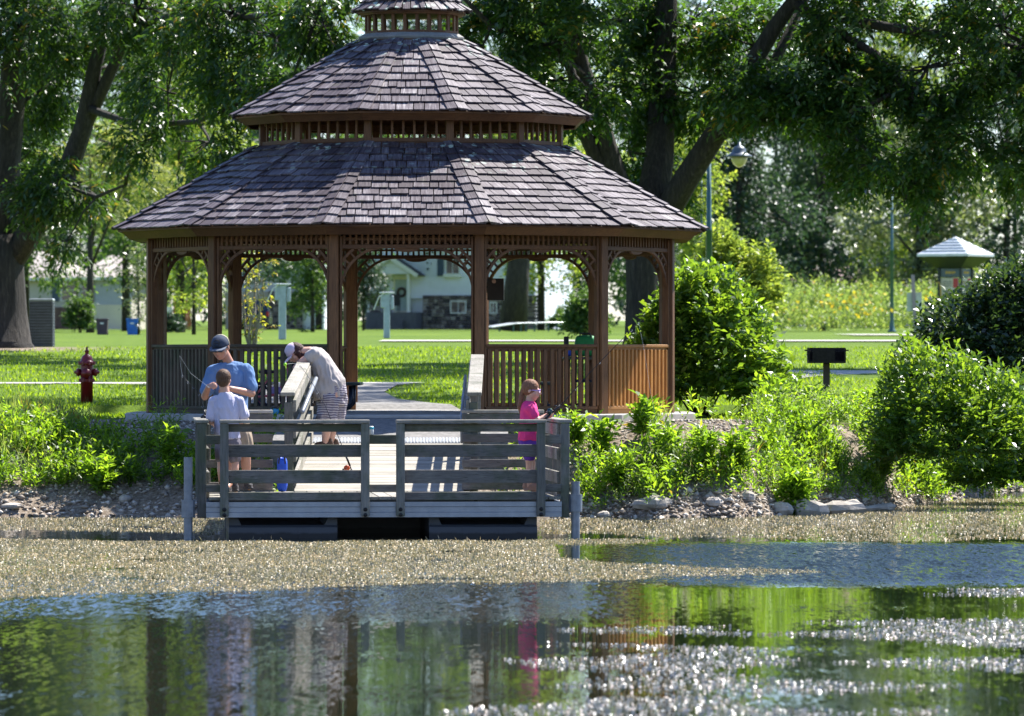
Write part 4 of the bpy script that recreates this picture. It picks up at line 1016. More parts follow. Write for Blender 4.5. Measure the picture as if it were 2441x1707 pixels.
bush('dogwood_bush', 'loose bush with bright pointed shoots and reddish berries, lower right by the grill', 2275, 70.9, 1065, 1.14, .85, 1.0, 1700, LF_BUSH, .105, .050, seed=5, shoots=190, low=-.12,
     peaks=([-1.1, -.8, -.55, -.3, .1, .5, 1.1], [.55, 1.12, 1.28, 1.05, .92, .80, .75]))
bush('dogwood_bush', 'low dense bush in the right corner leaning over the water', 2440, 73.5, 1120, .95, .8, 1.15, 1700, LF_BUSH, .10, .048, seed=6, shoots=70, low=-.15)
bush('viburnum_bush', 'tall dark glossy bush with small red berries at the right edge before the kiosk', 2380, 79.5, 985, 1.35, 1.1, 2.05, 3000, LF_VIB, .11, .06, seed=9, shoots=110,
     peaks=([-1.1, -.85, -.6, -.3, 0, .4, 1.1], [.80, .92, .86, .84, .96, 1.12, 1.2]))
bush('shrub', 'bright green feathery shrub behind the dogwood, left of the meadow', 1755, 135, 775, 1.0, 1.0, 2.15, 1300, LF_YEL, .16, .08, seed=10, shoots=60, tw=.3)
bush('shrub', 'small round shrub below the tan house\'s big window', 190, 215, 790, .55, .5, 1.25, 420, LF_BG, .14, .08, seed=11, shoots=12)
bush('shrub', 'dark grey-green shrub at the right end of the long bench', 1395, 150, 805, .55, .5, 1.15, 600, LF_BG, .12, .06, seed=12, shoots=20)
bush('shrub', 'low dark shrub at the foot of the white fence', 400, 222, 789, .6, .4, .45, 250, LF_BG2, .14, .08, seed=13, shoots=6)
bush('shrub', 'clipped little shrub at the sunlit house wall', 1342, 330, 786, 1.0, .6, .95, 350, LF_BG, .2, .1, seed=14, shoots=6)
# twiggy sapling seen through the left arch
R5 = random.Random(5); sb = P(600, 842, 105)
T = thing('sapling', 'thin multi-stemmed sapling with sparse yellowing leaves seen through the left arch', 'sapling', tuple(sb)); mb = MB(); tips = []
for i in range(7):
    e = P(560 + i * 13 + R5.uniform(-6, 6), R5.uniform(600, 660), 105 + R5.uniform(-.6, .6)); pts = wob(P(597 + i * 2, 842, 105), e, 5, .035, R5); mb.tube(pts, [.028, .024, .02, .015, .01, .004], 6)
    for p in pts[1:]: 
        for _ in range(2): q = p + Vector((R5.uniform(-.28, .28), R5.uniform(-.2, .2), R5.uniform(.0, .3))); mb.tube([p, q], [.007, .003], 4, cap=False); tips.append(q)
mb.build('stem', plain('grey_twig', (.22, .20, .17), .9), T)
C = np.array([tuple(t) for t in tips]); a = twig_leaves(C, rng.normal(size=C.shape), 7, .20, .085, .042, .3)
Vv, Ff = leaf_arrays(*a); np_mesh('foliage', Vv, Ff, leaf('leaf_sapling', (.17, .20, .03), (.42, .46, .04), .4, .45, .5, .4, .2), T)

# ground cover on the banks
def cover(name, X0, X1, dens, fn, m, leafL, leafW, tw, k=8, stems=3, h=.3, up=-.8):
    area = (X1 - X0) * 6; n = int(area * dens); x = rng.uniform(X0, X1, n); y = np.interp(x, SHX, SHY) + rng.uniform(-.1, 5.2, n)
    z, t = ground_np(x, y); kx = fn(x, y, t, rng.random(n)); x, y, z = x[kx], y[kx], z[kx]; n = len(x)
    C = np.stack([x, y, z], 1).repeat(stems, 0) + rng.normal(size=(n * stems, 3)) * np.array([.06, .06, 0])
    hs = (h * (.35 + 1.0 * rng.random(n))).repeat(stems); C[:, 2] += rng.random(n * stems) * hs
    d = rng.normal(size=C.shape) * .55; d[:, 2] = np.abs(d[:, 2]) + .35
    a = twig_leaves(C, d, k, tw, leafL, leafW, up * .5)
    Vv, Ff = leaf_arrays(*a); return np_mesh(name, Vv, Ff, m, kind='stuff')
def right_cover(x, y, t, u):
    lo = np.interp(x, [.8, 2.6, 3.4, 5.0, 6.0, 9], [.10, .22, .26, .16, .02, .0]) + .10 * np.sin(x * 5.1)
    gravel_ = (x < 3.2) & (y > 68.35) 
    c = clump_field(np.stack([x, y * 1.5, 0 * x], 1), 1.7, 2.0)
    d = np.where(gravel_, .012, np.clip(.75 + c * .9, 0.05, 1))
    return (t > lo) & (t < np.where(x > 6.0, 2.6, 3.6)) & (x > .85) & (u < d) & ~((np.hypot(x + 1.366, y - 73.2) < 4.15))
def left_cover(x, y, t, u):
    lo = np.interp(x, [-9, -6.7, -5.4, -4.6, -3.5], [.32, .38, .55, .60, .40])
    hi = np.interp(x, [-9, -6.4, -5.3, -4.4, -3.5], [2.4, 2.25, 1.65, 1.2, 1.1])
    c = clump_field(np.stack([x, y * 1.5, 0 * x], 1), 2.0, 5.0)
    return (t > lo) & (t < hi) & (x < -3.45) & (u < np.clip(.85 + c * .9, .15, 1))
cover('bank_weeds', .85, 9.5, 150, right_cover, LF_WEED, .070, .026, .17, h=.20)
cover('bank_weeds', .85, 9.5, 70, lambda x, y, t, u: right_cover(x, y, t, u) & (clump_field(np.stack([x, y * 1.4, 0 * x], 1), 2.3, 11.) > .15), LF_WEED, .12, .046, .22, h=.24)
cover('feathery_weeds', .85, 9.5, 60, lambda x, y, t, u: right_cover(x, y, t, u) & (clump_field(np.stack([x, y * 1.4, 0 * x], 1), 1.9, 4.) > .2), LF_PALE, .055, .012, .16, k=12, h=.26)
cover('bank_weeds', 5.2, 9.5, 120, lambda x, y, t, u: (t > -.05) & (t < 1.6) & (u < .9), LF_WEED, .075, .028, .17, h=.22)
cover('feathery_weeds', -9, -3.45, 50, lambda x, y, t, u: left_cover(x, y, t, u) & (clump_field(np.stack([x, y * 1.4, 0 * x], 1), 1.9, 7.) > .1), LF_PALE, .06, .012, .16, k=12, h=.28)
cover('bank_weeds', -9, -3.45, 150, left_cover, LF_WEED, .085, .032, .19, h=.20)
def behind(x, y, t, u): return (t > .4) & (t < 2.2) & (x > -3.4) & (x < -2.75) & (u < .5) | (t > .4) & (t < 2.2) & (x > -.2) & (x < .95) & (u < .5)
cover('bank_weeds', -3.4, .95, 60, behind, LF_WEED, .07, .03, .16, h=.12)
def blades(name, x, y, h, w, m, lean=.35, strandk=None):
    n = len(x); z, _t = ground_np(x, y); B = np.stack([x, y, z - .01], 1); D = rng.normal(size=(n, 3)) * lean; D[:, 2] = 1.0
    Vv, Ff = leaf_arrays(B, D, rng.normal(size=(n, 3)) + np.array([0, .3, 0]), h * (.5 + .8 * rng.random(n)), np.full(n, w) * (.7 + .6 * rng.random(n)), .05)
    return np_mesh(name, Vv, Ff, m, kind='stuff')
def tuftxy(n, cx, cy, s): return cx + rng.normal(size=n) * s, cy + rng.normal(size=n) * s * .8
xs, ys = [], []
for _ in range(70): a, b = tuftxy(42, rng.uniform(-8.5, -5.6), 0, .09); xs.append(a); ys.append(b + np.interp(a, SHX, SHY) + rng.uniform(.85, 3.2))
for _ in range(26): a, b = tuftxy(36, rng.uniform(1.0, 7.4), 0, .07); xs.append(a); ys.append(b + np.interp(a, SHX, SHY) + rng.uniform(.5, 2.6))
blades('tall_grass', np.concatenate(xs), np.concatenate(ys), .36, .012, LF_TALL, .38)
n = 16000; x = rng.uniform(-10, 12, n); y = rng.uniform(71.5, 78, n); k = (np.hypot(x + 1.366, y - 73.2) > 4.2) & ~((x < -.5) & (x > -4) & (y > 76)); y = y[k]; x = x[k]
z, t = ground_np(x, y); k = t > 3.2; lx, ly = [x[k]], [y[k]]
n = 56000; x = rng.uniform(-11, 12, n); y = 76 + 34 * rng.random(n) ** 1.6
k = ~((y > 84.9) & (y < 86.2) & (x < -1.4)) & ~((y > 87.8) & (y < 92.8) & (x > 5.4)) & ~((y < 84.9) & (x > np.interp(y, [76, 79.5, 82, 84.6], [-3.9, -3.9, -4.5, -5.5])) & (x < np.interp(y, [76.7, 79.5, 82, 84.6], [-.55, -1.6, -1.9, -1.7]))) & (np.hypot((x + 10.6) / 2.0, (y - 109) / 2.3) > .9)
lx.append(x[k]); ly.append(y[k])
blades('lawn_grass', np.concatenate(lx), np.concatenate(ly), .075, .018, LF_GRASS, .5)
# meadow of tall flowering plants beyond the right path
n = 5200; x = rng.uniform(7.5, 34, n); y = rng.uniform(240, 264, n); z, t = ground_np(x, y)
H = 1.0 + .8 * (clump_field(np.stack([x, y, 0 * x], 1), .7, 3.0) + .5) + .5 * rng.random(n); H = np.where(x < 11, H * 1.15, H)
C = np.stack([x, y, z + H * rng.random(n)], 1); d = rng.normal(size=C.shape) * .5; d[:, 2] = 1
a = twig_leaves(C, d, 8, .5, .22, .08, -.7); Vv, Ff = leaf_arrays(*a); np_mesh('meadow_plants', Vv, Ff, LF_MEAD, kind='stuff')
n = 900; x = rng.uniform(8, 33, n); y = rng.uniform(234, 240, n); z, t = ground_np(x, y); kk = clump_field(np.stack([x, y, 0 * x], 1), .9, 9.0) > .1; x, y, z = x[kk], y[kk], z[kk]; n = len(x)
Vv, Ff = leaf_arrays(np.stack([x, y, z + .7 + 1.0 * rng.random(n)], 1), rng.normal(size=(n, 3)), rng.normal(size=(n, 3)), np.full(n, .22), np.full(n, .16)); np_mesh('meadow_flowers', Vv, Ff, leaf('petal_yellow', (.62, .50, .03), (.6, .5, .03), .2, .6, .4), kind='stuff')

# weeds and seed heads that can be told apart
def weedplant(px, py, D, h, label, seed, leafL=.11, leafW=.035, ns=4, m=None, spread=.16):
    R = random.Random(seed); X = PX(px, D); z0 = gz(X, D); T = thing('leafy_weed', label, 'plant', (X, D, z0), group='leafy weeds on the bank'); mb = MB(); C = []; Dd = []
    for i in range(ns):
        e = Vector((X + R.uniform(-spread, spread), D + R.uniform(-spread, spread), z0 + h * R.uniform(.7, 1.05))); pts = wob((X + R.uniform(-.03, .03), D, z0 - .02), e, 4, .04, R); mb.tube(pts, [.007, .006, .005, .004, .002], 5, cap=False)
        for p in pts[1:]:
            for _ in range(3): C.append(tuple(p)); Dd.append((R.gauss(0, .7), R.gauss(0, .7), .5))
    mb.build('stem', plain('green_stem', (.12, .17, .05), .7), T) if 'green_stem' not in bpy.data.materials else mb.build('stem', bpy.data.materials['green_stem'], T)
    a = twig_leaves(np.array(C), np.array(Dd), 6, leafL * 1.3, leafL, leafW, -.2); Vv, Ff = leaf_arrays(*a); np_mesh('foliage', Vv, Ff, m or LF_WEED, T)
for q in [(355, 1010, 68.9, .42, 'slender pale weed with narrow leaves standing in the gravel left of the dock', 1, .09, .018, 5), (398, 1000, 69.0, .50, 'tallest feathery weed in the gravel nearest the dock\'s left corner', 2, .09, .016, 5),
          (240, 1180, 68.0, .36, 'bright leafy weed alone on the bare soil of the left bank', 3, .12, .045, 6), (400, 1120, 68.3, .45, 'bushy broad-leaved weed close behind the left pile', 4, .13, .045, 7),
          (1428, 1030, 68.6, .42, 'upright weed with large leaves in the gravel in front of the slab', 5, .13, .06, 4), (1530, 1020, 68.9, .44, 'second broad-leaved weed in the gravel, below the gazebo\'s right bay', 6, .13, .06, 5),
          (1375, 1010, 68.9, .30, 'small weed at the foot of the dock\'s right corner post', 7, .10, .04, 5), (1590, 1040, 68.4, .34, 'light green weed leaning right beyond the slab corner', 8, .11, .04, 5),
          (1765, 1150, 68.2, .50, 'drooping long-leaved weed hanging above the shore rocks', 9, .14, .04, 7), (1690, 1130, 68.1, .48, 'dense bright weed mound right of the dock', 10, .11, .04, 8),
          (1895, 1120, 68.6, .52, 'tall jagged-leaved weed clump in the middle of the right bank', 11, .14, .05, 8), (1480, 1160, 67.9, .45, 'wide weed clump low on the bank beside the right pile', 12, .11, .04, 8),
          (2100, 1120, 71.3, .45, 'weed clump near the bend of the right shore', 13, .11, .04, 8), (1850, 960, 72.6, .40, 'leafy weed standing against the dark bush base', 14, .12, .05, 6)]: weedplant(q[0], q[1], q[2], q[3], q[4], q[5], q[6], q[7], q[8])
# ------------------------------------------------------------------ houses far behind the lawn
SIDW = plain('white_siding', (.74, .77, .86), .6, var=.05, sc=1)
SIDT = plain('tan_siding', (.52, .48, .42), .7, var=.06, sc=1)
SIDP = plain('pale_yellow_siding', (.66, .60, .46), .7, var=.06, sc=1)
BRK = plain('brown_brick', (.17, .105, .08), .9, var=.3, sc=3)
TRIM = plain('white_trim', (.74, .74, .72), .5, var=.04)
ROOFG = plain('grey_shingle_roof', (.40, .35, .31), .9, var=.15, sc=2)
ROOFD = plain('dark_shingle_roof', (.07, .07, .08), .9, var=.2, sc=2)
GLASS = plain('window_glass', (.03, .04, .05), .08, var=.1, spec=.8)
SHUT = plain('blue_shutter', (.06, .09, .14), .6)
def stone_mat():
    m, N, L, b = nodes('field_stone'); rr = rand(N, L)
    r = ramp(N, [(0, (.045, .042, .05)), (.5, (.15, .12, .11)), (1, (.36, .32, .28))]); L.new(rr, r.inputs[0]); L.new(r.outputs[0], b.inputs['Base Color']); b.inputs['Roughness'].default_value = .9; return m
STN = stone_mat()
def siding(parent, name, x0, x1, y, z0, z1, m, face='front', h=.19):
    mb = MB(); z = z0
    while z < z1 - .02:
        zt = min(z + h, z1)
        if face == 'front': mb.prism([(x0, y - .03, z), (x0, y - .006, zt), (x0, y + .1, zt), (x0, y + .1, z)], (x1 - x0, 0, 0))
        else: mb.prism([(y + .03, x0, z), (y + .006, x0, zt), (y - .1, x0, zt), (y - .1, x0, z)], (0, x1 - x0, 0))
        z += h
    return mb.build(name, m, parent, local=True, kind='stuff')
def stones(parent, name, x0, x1, y, z0, z1, s=.24, seed=0):
    R = random.Random(seed); mb = MB(); z = z0
    while z < z1:
        x = x0; hh = s * R.uniform(.7, 1.1)
        while x < x1:
            w = s * R.uniform(.7, 1.6); w = min(w, x1 - x)
            mb.box((x + w / 2, y - .01, z + hh / 2), (w * .93, .14 + R.uniform(0, .06), hh * .9), ch=.02, M=Matrix.Rotation(R.uniform(-.06, .06), 3, 'Y')); x += w
        z += hh
    return mb.build(name, STN, parent, local=True, kind='stuff')
def window(parent, x, z, w, h, y=0.0, m=None, panes=2, side=None):
    mb = MB(); t = .07
    def bx_(cx, cz, ww, hh, d, o):
        if side is None: mb.box((x + cx, y - o, z + cz), (ww, d, hh))
        else: mb.box((side + o, x + cx, z + cz), (d, ww, hh))
    bx_(0, h / 2 - t / 2, w, t, .08, .05); bx_(0, -h / 2 + t / 2, w, t, .08, .05); bx_(-w / 2 + t / 2, 0, t, h - 2 * t, .08, .05); bx_(w / 2 - t / 2, 0, t, h - 2 * t, .08, .05)
    bx_(0, 0, .04 if panes == 2 else w - 2 * t, h - 2 * t if panes == 2 else .04, .05, .05)
    wo = mb.build('window', TRIM, parent, local=True)
    mb = MB(); bx_(0, 0, w - 2 * t, h - 2 * t, .02, .035); mb.build('pane', GLASS, wo, local=True)
    return wo
def hip_roof(parent, x0, x1, y0, y1, z, zt, m, ov=.5, name='roof'):
    X0, X1, Ya, Yb = x0 - ov, x1 + ov, y0 - ov, y1 + ov; ry = (Ya + Yb) / 2; r = min((Yb - Ya) / 2, (X1 - X0) / 2 - .2)
    mb = MB(); mb.add([(X0, Ya, z), (X1, Ya, z), (X1, Yb, z), (X0, Yb, z), (X0 + r, ry, zt), (X1 - r, ry, zt), (X0, Ya, z - .15), (X1, Ya, z - .15), (X1, Yb, z - .15), (X0, Yb, z - .15)],
        [(0, 1, 5, 4), (1, 2, 5), (2, 3, 4, 5), (3, 0, 4), (9, 8, 7, 6), (0, 6, 7, 1), (1, 7, 8, 2), (2, 8, 9, 3), (3, 9, 6, 0)])
    ro = mb.build(name, m, parent, local=True)
    mb = MB(); mb.box(((X0 + X1) / 2, Ya - .03, z - .08), (X1 - X0 + .1, .06, .2)); mb.build('gutter', TRIM, ro, local=True)
    return ro
D = 340; s = FPX / D; g0 = gz(PX(1275, D), D)
hw_ = thing('white_house', 'white two-storey house with stone base, gabled porch and sunlit side wall behind the lawn', 'house', (PX(1275, D), D, g0), math.radians(-14))
k14 = s * math.cos(math.radians(14))
def hx(px): return (px - 1275) / k14
def hz(py): return (785 - py) / s
mb = MB(); mb.box((-5.6, 5.2, 3.5), (11.1, 9.9, 7.0)); mb.build('wall', SIDW, hw_, local=True)
siding(hw_, 'siding', -11.15, 0, 0, 2.0, 7.0, SIDW); siding(hw_, 'side_siding', -.02, 10.2, 0, .1, 7.0, SIDW, 'side', .22)
stones(hw_, 'stone_base', hx(1008), .25, -.12, -.1, 2.0, seed=1); stones(hw_, 'stone_base', -11.2, hx(905), -.12, -.1, 2.0, seed=2)
hip_roof(hw_, -11.2, 0, 0, 10.2, 7.0, 9.4, ROOFD)
window(hw_, hx(1079), hz(632), .95, 1.2); window(hw_, hx(1094), hz(731), 1.05, .82, y=-.15); window(hw_, hx(1178), hz(733), .5, .75, y=-.15); window(hw_, 6.4, 1.2, .7, .9, side=.0)
mb = MB(); mb.box((hx(1050), -.06, hz(632)), (.42, .06, 1.3)); mb.build('shutter', SHUT, hw_, local=True)
mb = MB(); mb.box((hx(1079), -.15, hz(655)), (1.15, .26, .24)); mb.build('window_box', TRIM, hw_, local=True)
mb = MB(); mb.box((hx(957), -.03, hz(701)), (1.12, .08, 2.2)); df = mb.build('door_frame', plain('cream_trim', (.80, .76, .60), .6), hw_, local=True)
mb = MB(); mb.box((hx(957), -.09, hz(702)), (.86, .05, 2.0)); dr = mb.build('door', plain('pale_door', (.36, .44, .42), .5), df, local=True)
W_ = thing('door_wreath', 'dark round wreath hanging on the white house\'s front door', 'wreath', tuple(hw_.matrix_basis @ Vector((hx(957), -.17, hz(695)))), math.radians(-14))
mb = MB(); mb.tube([(.25 * math.cos(t), 0, .25 * math.sin(t)) for t in [i * math.pi / 10 for i in range(21)]], .085, 7); mb.build('ring', plain('wreath_brown', (.06, .035, .03), .9, var=.4, sc=30), W_, local=True)
mb = MB(); mb.prism([(hx(886), 0, hz(652)), (hx(1006), 0, hz(652)), (hx(945), 0, hz(615))], (0, -1.7, 0)); po = mb.build('porch_roof', SIDW, hw_, local=True)
for a, b in (((hx(880), hz(656)), (hx(945), hz(611))), ((hx(945), hz(611)), (hx(1012), hz(656)))):
    mb = MB(); mb.bar((a[0], -.9, a[1]), (b[0], -.9, b[1]), 2.0, .10, up=(0, 0, 1)); mb.build('roof_slab', ROOFD, po, local=True)
    mb = MB(); mb.bar((a[0], -1.93, a[1] - .02), (b[0], -1.93, b[1] - .02), .06, .24, up=(0, 0, 1)); mb.build('barge_board', TRIM, po, local=True)
for px in (891, 988):
    mb = MB(); mb.box((hx(px), -1.6, hz(652) / 2), (.17, .17, hz(652)), ch=.02); mb.build('porch_column', TRIM, hw_, local=True)
mb = MB(); mb.box((hx(948), -.9, .55), (3.2, 1.8, 1.1)); mb.box((hx(948), -2.0, .3), (1.6, .4, .6)); mb.build('porch_floor', plain('porch_grey', (.12, .12, .13), .9), hw_, local=True)
pc = hw_.matrix_basis @ Vector((hx(952), -1.3, 1.12)); T = thing('porch_chair', 'black high-backed chair on the white house\'s porch below the wreath', 'chair', tuple(pc), math.radians(-14))
mb = MB(); mb.box((0, 0, .42), (.6, .5, .06)); mb.build('seat', BLACKP, T, local=True); mb = MB(); mb.box((0, .24, .78), (.6, .06, .7), ch=.02); mb.build('backrest', BLACKP, T, local=True)
for a in (-.27, .27):
    for b in (-.22, .22): mb = MB(); mb.box((a, b, .2), (.05, .05, .4)); mb.build('leg', BLACKP, T, local=True)

D = 350; s = FPX / D; g0 = gz(PX(205, D), D)
ht = thing('tan_house', 'low tan house with grey hipped roof and blue shutters at the left behind the lawn', 'house', (PX(205, D), D, g0), math.radians(-3))
def tx(px): return (px - 205) / s
mb = MB(); mb.box((-4.0, 4.4, 1.65), (7.9, 8.0, 3.3)); mb.box((1.55, 3.0, 1.65), (3.0, 8.0, 3.3)); mb.build('wall', SIDT, ht, local=True)
siding(ht, 'siding', -8, 0, .4, 1.5, 3.3, SIDT); siding(ht, 'siding', 0, 3.1, -1.0, 1.62, 3.3, plain('blue_grey_siding', (.40, .42, .47), .7, var=.05)); siding(ht, 'lower_siding', 0, 3.1, -1.06, 0, 1.6, SIDP)
mb = MB(); mb.box((-4.0, .33, .72), (7.9, .12, 1.45)); mb.build('brick_base', BRK, ht, local=True)
hip_roof(ht, -8, 0, .4, 8.4, 3.35, 5.3, ROOFG, .55); hip_roof(ht, -.2, 3.1, -1.0, 7.0, 3.37, 4.9, ROOFG, .55, 'front_roof')
window(ht, tx(166), 2.55, 1.28, 1.45, y=.37, panes=1); window(ht, tx(208), 2.5, .55, 1.2, y=-1.03, panes=1); window(ht, tx(302), 2.55, .42, 1.1, y=-1.03, panes=1)
for px, yy in ((130, .33), (222, -1.07)): mb = MB(); mb.box((tx(px), yy, 2.5), (.44, .06, 1.35)); mb.build('shutter', SHUT, ht, local=True)

D = 352; s = FPX / D; g0 = gz(PX(540, D), D)
hg = thing('garage_house', 'white house with tall dark windows and a beige garage seen through the left arch', 'house', (PX(540, D), D, g0), 0)
def gx2(px): return (px - 540) / s
mb = MB(); mb.box((3.2, 4.2, 3.2), (6.4, 8.0, 6.4)); mb.build('wall', SIDW, hg, local=True)
siding(hg, 'siding', 0, gx2(720), .2, 2.6, 6.4, plain('lilac_white_siding', (.52, .52, .58), .6, var=.04))
window(hg, gx2(659), 4.1, .55, 1.7, y=.17); window(hg, gx2(685), 4.1, .5, 1.7, y=.17); window(hg, gx2(600), 4.6, .9, 1.0, y=.17)
mb = MB(); mb.box((gx2(590), .12, 1.25), (2.9, .1, 2.5)); gd = mb.build('garage_door', plain('beige_door', (.42, .38, .31), .7), hg, local=True)
for i in range(4): mb = MB(); mb.box((gx2(590), .05, .34 + i * .6), (2.8, .05, .54), ch=.01); mb.build('door_panel', bpy.data.materials['beige_door'], gd, local=True)
stones(hg, 'stone_base', gx2(640), gx2(722), .0, -.1, 2.3, seed=4)
hip_roof(hg, 0, 6.4, .2, 8.2, 6.4, 8.6, ROOFG)
D = 425; s = FPX / D; g0 = gz(PX(2000, D), D)
h3 = thing('far_house', 'low house with pinkish roof half hidden by trees far behind the meadow', 'house', (PX(1990, D), D, g0), 0)
mb = MB(); mb.box((0, 4, 1.5), (9, 8, 3.0)); mb.build('wall', SIDP, h3, local=True); siding(h3, 'siding', -4.5, 4.5, 0, 0, 3.0, plain('cream_siding', (.5, .48, .42), .7)); hip_roof(h3, -4.5, 4.5, 0, 8, 3.0, 5.3, plain('pink_grey_roof', (.42, .30, .27), .9))
window(h3, 1.8, 1.9, 1.2, 1.0); window(h3, -1.8, 1.9, 1.2, 1.0)
# fences
D = 345; s = FPX / D
ORF = plain('orange_fence_board', (.40, .13, .045), .8, var=.25, sc=6); g0 = gz(PX(430, D), D)
T = thing('wooden_fence', 'orange-brown upright board fence behind the lime-green young tree', 'fence', (PX(430, D), D, g0))
for i in range(9):
    mb = MB(); mb.box((PX(416 + i * 4.6, D) - PX(430, D), 0, .92 + .03 * (i % 2)), (.115, .03, 1.85)); mb.build('fence_board', ORF, T, local=True)
for z in (.4, 1.5): mb = MB(); mb.box((.1, .05, z), (1.15, .05, .09)); mb.build('fence_rail', ORF, T, local=True)
g0 = gz(PX(398, D), D); T = thing('white_fence', 'short stretch of smooth white fence left of the orange one', 'fence', (PX(398, D), D, g0))
for i in range(5): mb = MB(); mb.box((PX(387 + i * 5.2, D) - PX(398, D), 0, .78), (.132, .04, 1.55)); mb.build('fence_panel', TRIM, T, local=True)
mb = MB(); mb.box((0, 0, 1.58), (.74, .07, .06)); mb.build('fence_cap', TRIM, T, local=True)

# dark car, seen from behind
D = 322; g0 = gz(PX(604, D), D); CARM = plain('navy_car_paint', (.02, .028, .06), .25, .4, .05, spec=.7)
T = thing('parked_car', 'dark blue sport utility car parked tail towards the pond in front of the garage', 'car', (PX(604, D), D, g0))
mb = MB(); mb.prism([(-.92, 0, .35), (.92, 0, .35), (.95, 0, .75), (.92, 0, 1.08), (-.92, 0, 1.08), (-.95, 0, .75)], (0, 4.4, 0)); mb.prism([(-.90, .12, 1.08), (.90, .12, 1.08), (.70, .45, 1.78), (-.70, .45, 1.78)], (0, 3.0, 0)); mb.build('body', CARM, T, local=True)
mb = MB(); mb.add([(-.76, .12, 1.16), (.76, .12, 1.16), (.62, .36, 1.66), (-.62, .36, 1.66)], [(0, 1, 2, 3)]); mb.build('rear_window', GLASS, T, local=True)
for a in (-.86, .86):
    mb = MB(); mb.box((a, -.02, .95), (.16, .06, .26), ch=.02); mb.build('tail_light', plain('tail_red', (.5, .02, .02), .3) if 'tail_red' not in bpy.data.materials else bpy.data.materials['tail_red'], T, local=True)
    for yv in (.7, 3.6): mb = MB(); mb.lathe([(0, -.11), (.33, -.11), (.33, .11), (0, .11)], (a * .93, yv, .33), 16, M=Matrix.Rotation(math.radians(90), 3, 'Y')); mb.build('wheel', BLACKP, T, local=True)
mb = MB(); mb.box((0, -.05, .48), (1.8, .12, .2), ch=.03); mb.build('bumper', BLACKP, T, local=True)
mb = MB(); mb.box((0, -.03, .82), (.5, .02, .14)); mb.build('licence_plate', TRIM, T, local=True)

# ------------------------------------------------------------------ things on the lawn
def on(px, D): X = PX(px, D); return (X, D, gz(X, D))
T = thing('fire_hydrant', 'dark red fire hydrant with pointed bonnet standing in the grass left of the gazebo', 'hydrant', on(207, 77.7))
mb = MB(); mb.lathe([(.0, -.03), (.088, -.03), (.088, .33), (.108, .335), (.108, .352), (.102, .356), (.108, .360), (.108, .378), (.088, .382), (.092, .56), (.095, .582)], (0, 0, 0), 20); hb = mb.build('barrel', REDM, T, True, local=True)
mb = MB(); mb.lathe([(.095, .583), (.118, .586), (.118, .606), (.118, .630), (.092, .636), (.086, .665), (.070, .705), (.045, .728), (.028, .735), (.026, .765), (.036, .772), (.034, .790), (.018, .796), (.014, .83), (.0, .85)], (0, 0, 0), 20); mb.build('bonnet', REDM, T, True, local=True)
for z, n, r in ((.357, 8, .107), (.608, 8, .117)):
    mb = MB()
    for i in range(n): a = 2 * math.pi * (i + .5) / n; mb.lathe([(0, z - .026), (.014, z - .026), (.014, z + .026), (0, z + .026)], (r * math.cos(a), r * math.sin(a), 0), 6)
    mb.build('flange_bolts', REDM, hb, local=True, kind='stuff')
for s_ in (-1, 1):
    mb = MB(); mb.lathe([(.0, .07), (.050, .07), (.050, .105), (.058, .108), (.058, .135), (.046, .150), (.024, .158), (.020, .182), (0, .186)], (0, 0, .475), 14, M=Matrix.Rotation(math.radians(90 * s_), 3, 'Y')); mb.build('hose_outlet', REDM, T, True, local=True)
mb = MB(); mb.lathe([(.0, .08), (.062, .08), (.062, .115), (.07, .118), (.07, .14), (.03, .152), (.02, .17), (0, .17)], (0, 0, .46), 14, M=Matrix.Rotation(math.radians(90), 3, 'X')); mb.build('pumper_outlet', REDM, T, True, local=True)

T = thing('condenser_unit', 'tall dark grille-sided cooling unit with pale lid beside the ash trunk', 'cooling unit', on(100, 112))
mb = MB(); mb.box((0, 0, .47), (.47, .47, .94)); c_ = mb.build('cabinet', plain('condenser_dark', (.05, .05, .055), .6), T, local=True)
mb = MB()
for i in range(12): mb.box((-.23 + i * .0418, -.243, .47), (.010, .012, .92)); mb.box((.243, -.23 + i * .0418, .47), (.012, .010, .92))
for i in range(16): mb.box((0, -.247, .03 + i * .06), (.48, .008, .010)); mb.box((.247, 0, .03 + i * .06), (.008, .48, .010))
mb.build('grille', GALV, c_, local=True, kind='stuff'); mb = MB(); mb.box((0, 0, .975), (.50, .50, .06), ch=.015); mb.build('lid', plain('condenser_lid', (.36, .40, .43), .5), T, local=True)
for lab, px, D, c in (('blue plastic bin standing on the lawn before the tan house', 316, 190, (.03, .16, .55)), ('brown-purple plastic bin left of the blue one', 244, 190, (.07, .045, .065))):
    T = thing('waste_bin', lab, 'bin', on(px, D), group='bins on the far lawn'); mm = plain('bin_' + lab[:4], c, .45)
    mb = MB(); mb.add([(-.17, -.17, 0), (.17, -.17, 0), (.17, .17, 0), (-.17, .17, 0), (-.205, -.2, .52), (.205, -.2, .52), (.205, .2, .52), (-.205, .2, .52)], [(3, 2, 1, 0), (0, 1, 5, 4), (1, 2, 6, 5), (2, 3, 7, 6), (3, 0, 4, 7), (4, 5, 6, 7)]); mb.build('body', mm, T, local=True)
    mb = MB(); mb.box((0, 0, .545), (.45, .44, .045), ch=.012); mb.build('lid', mm, T, local=True)
    mb = MB(); mb.box((0, -.197, .40), (.12, .01, .06)); mb.build('sticker', TRIM, T, local=True)
    for a in (-.17, .17): mb = MB(); mb.lathe([(0, -.02), (.06, -.02), (.06, .02), (0, .02)], (a, .2, .06), 10, M=Matrix.Rotation(math.radians(90), 3, 'Y')); mb.build('wheel', BLACKP, T, local=True)
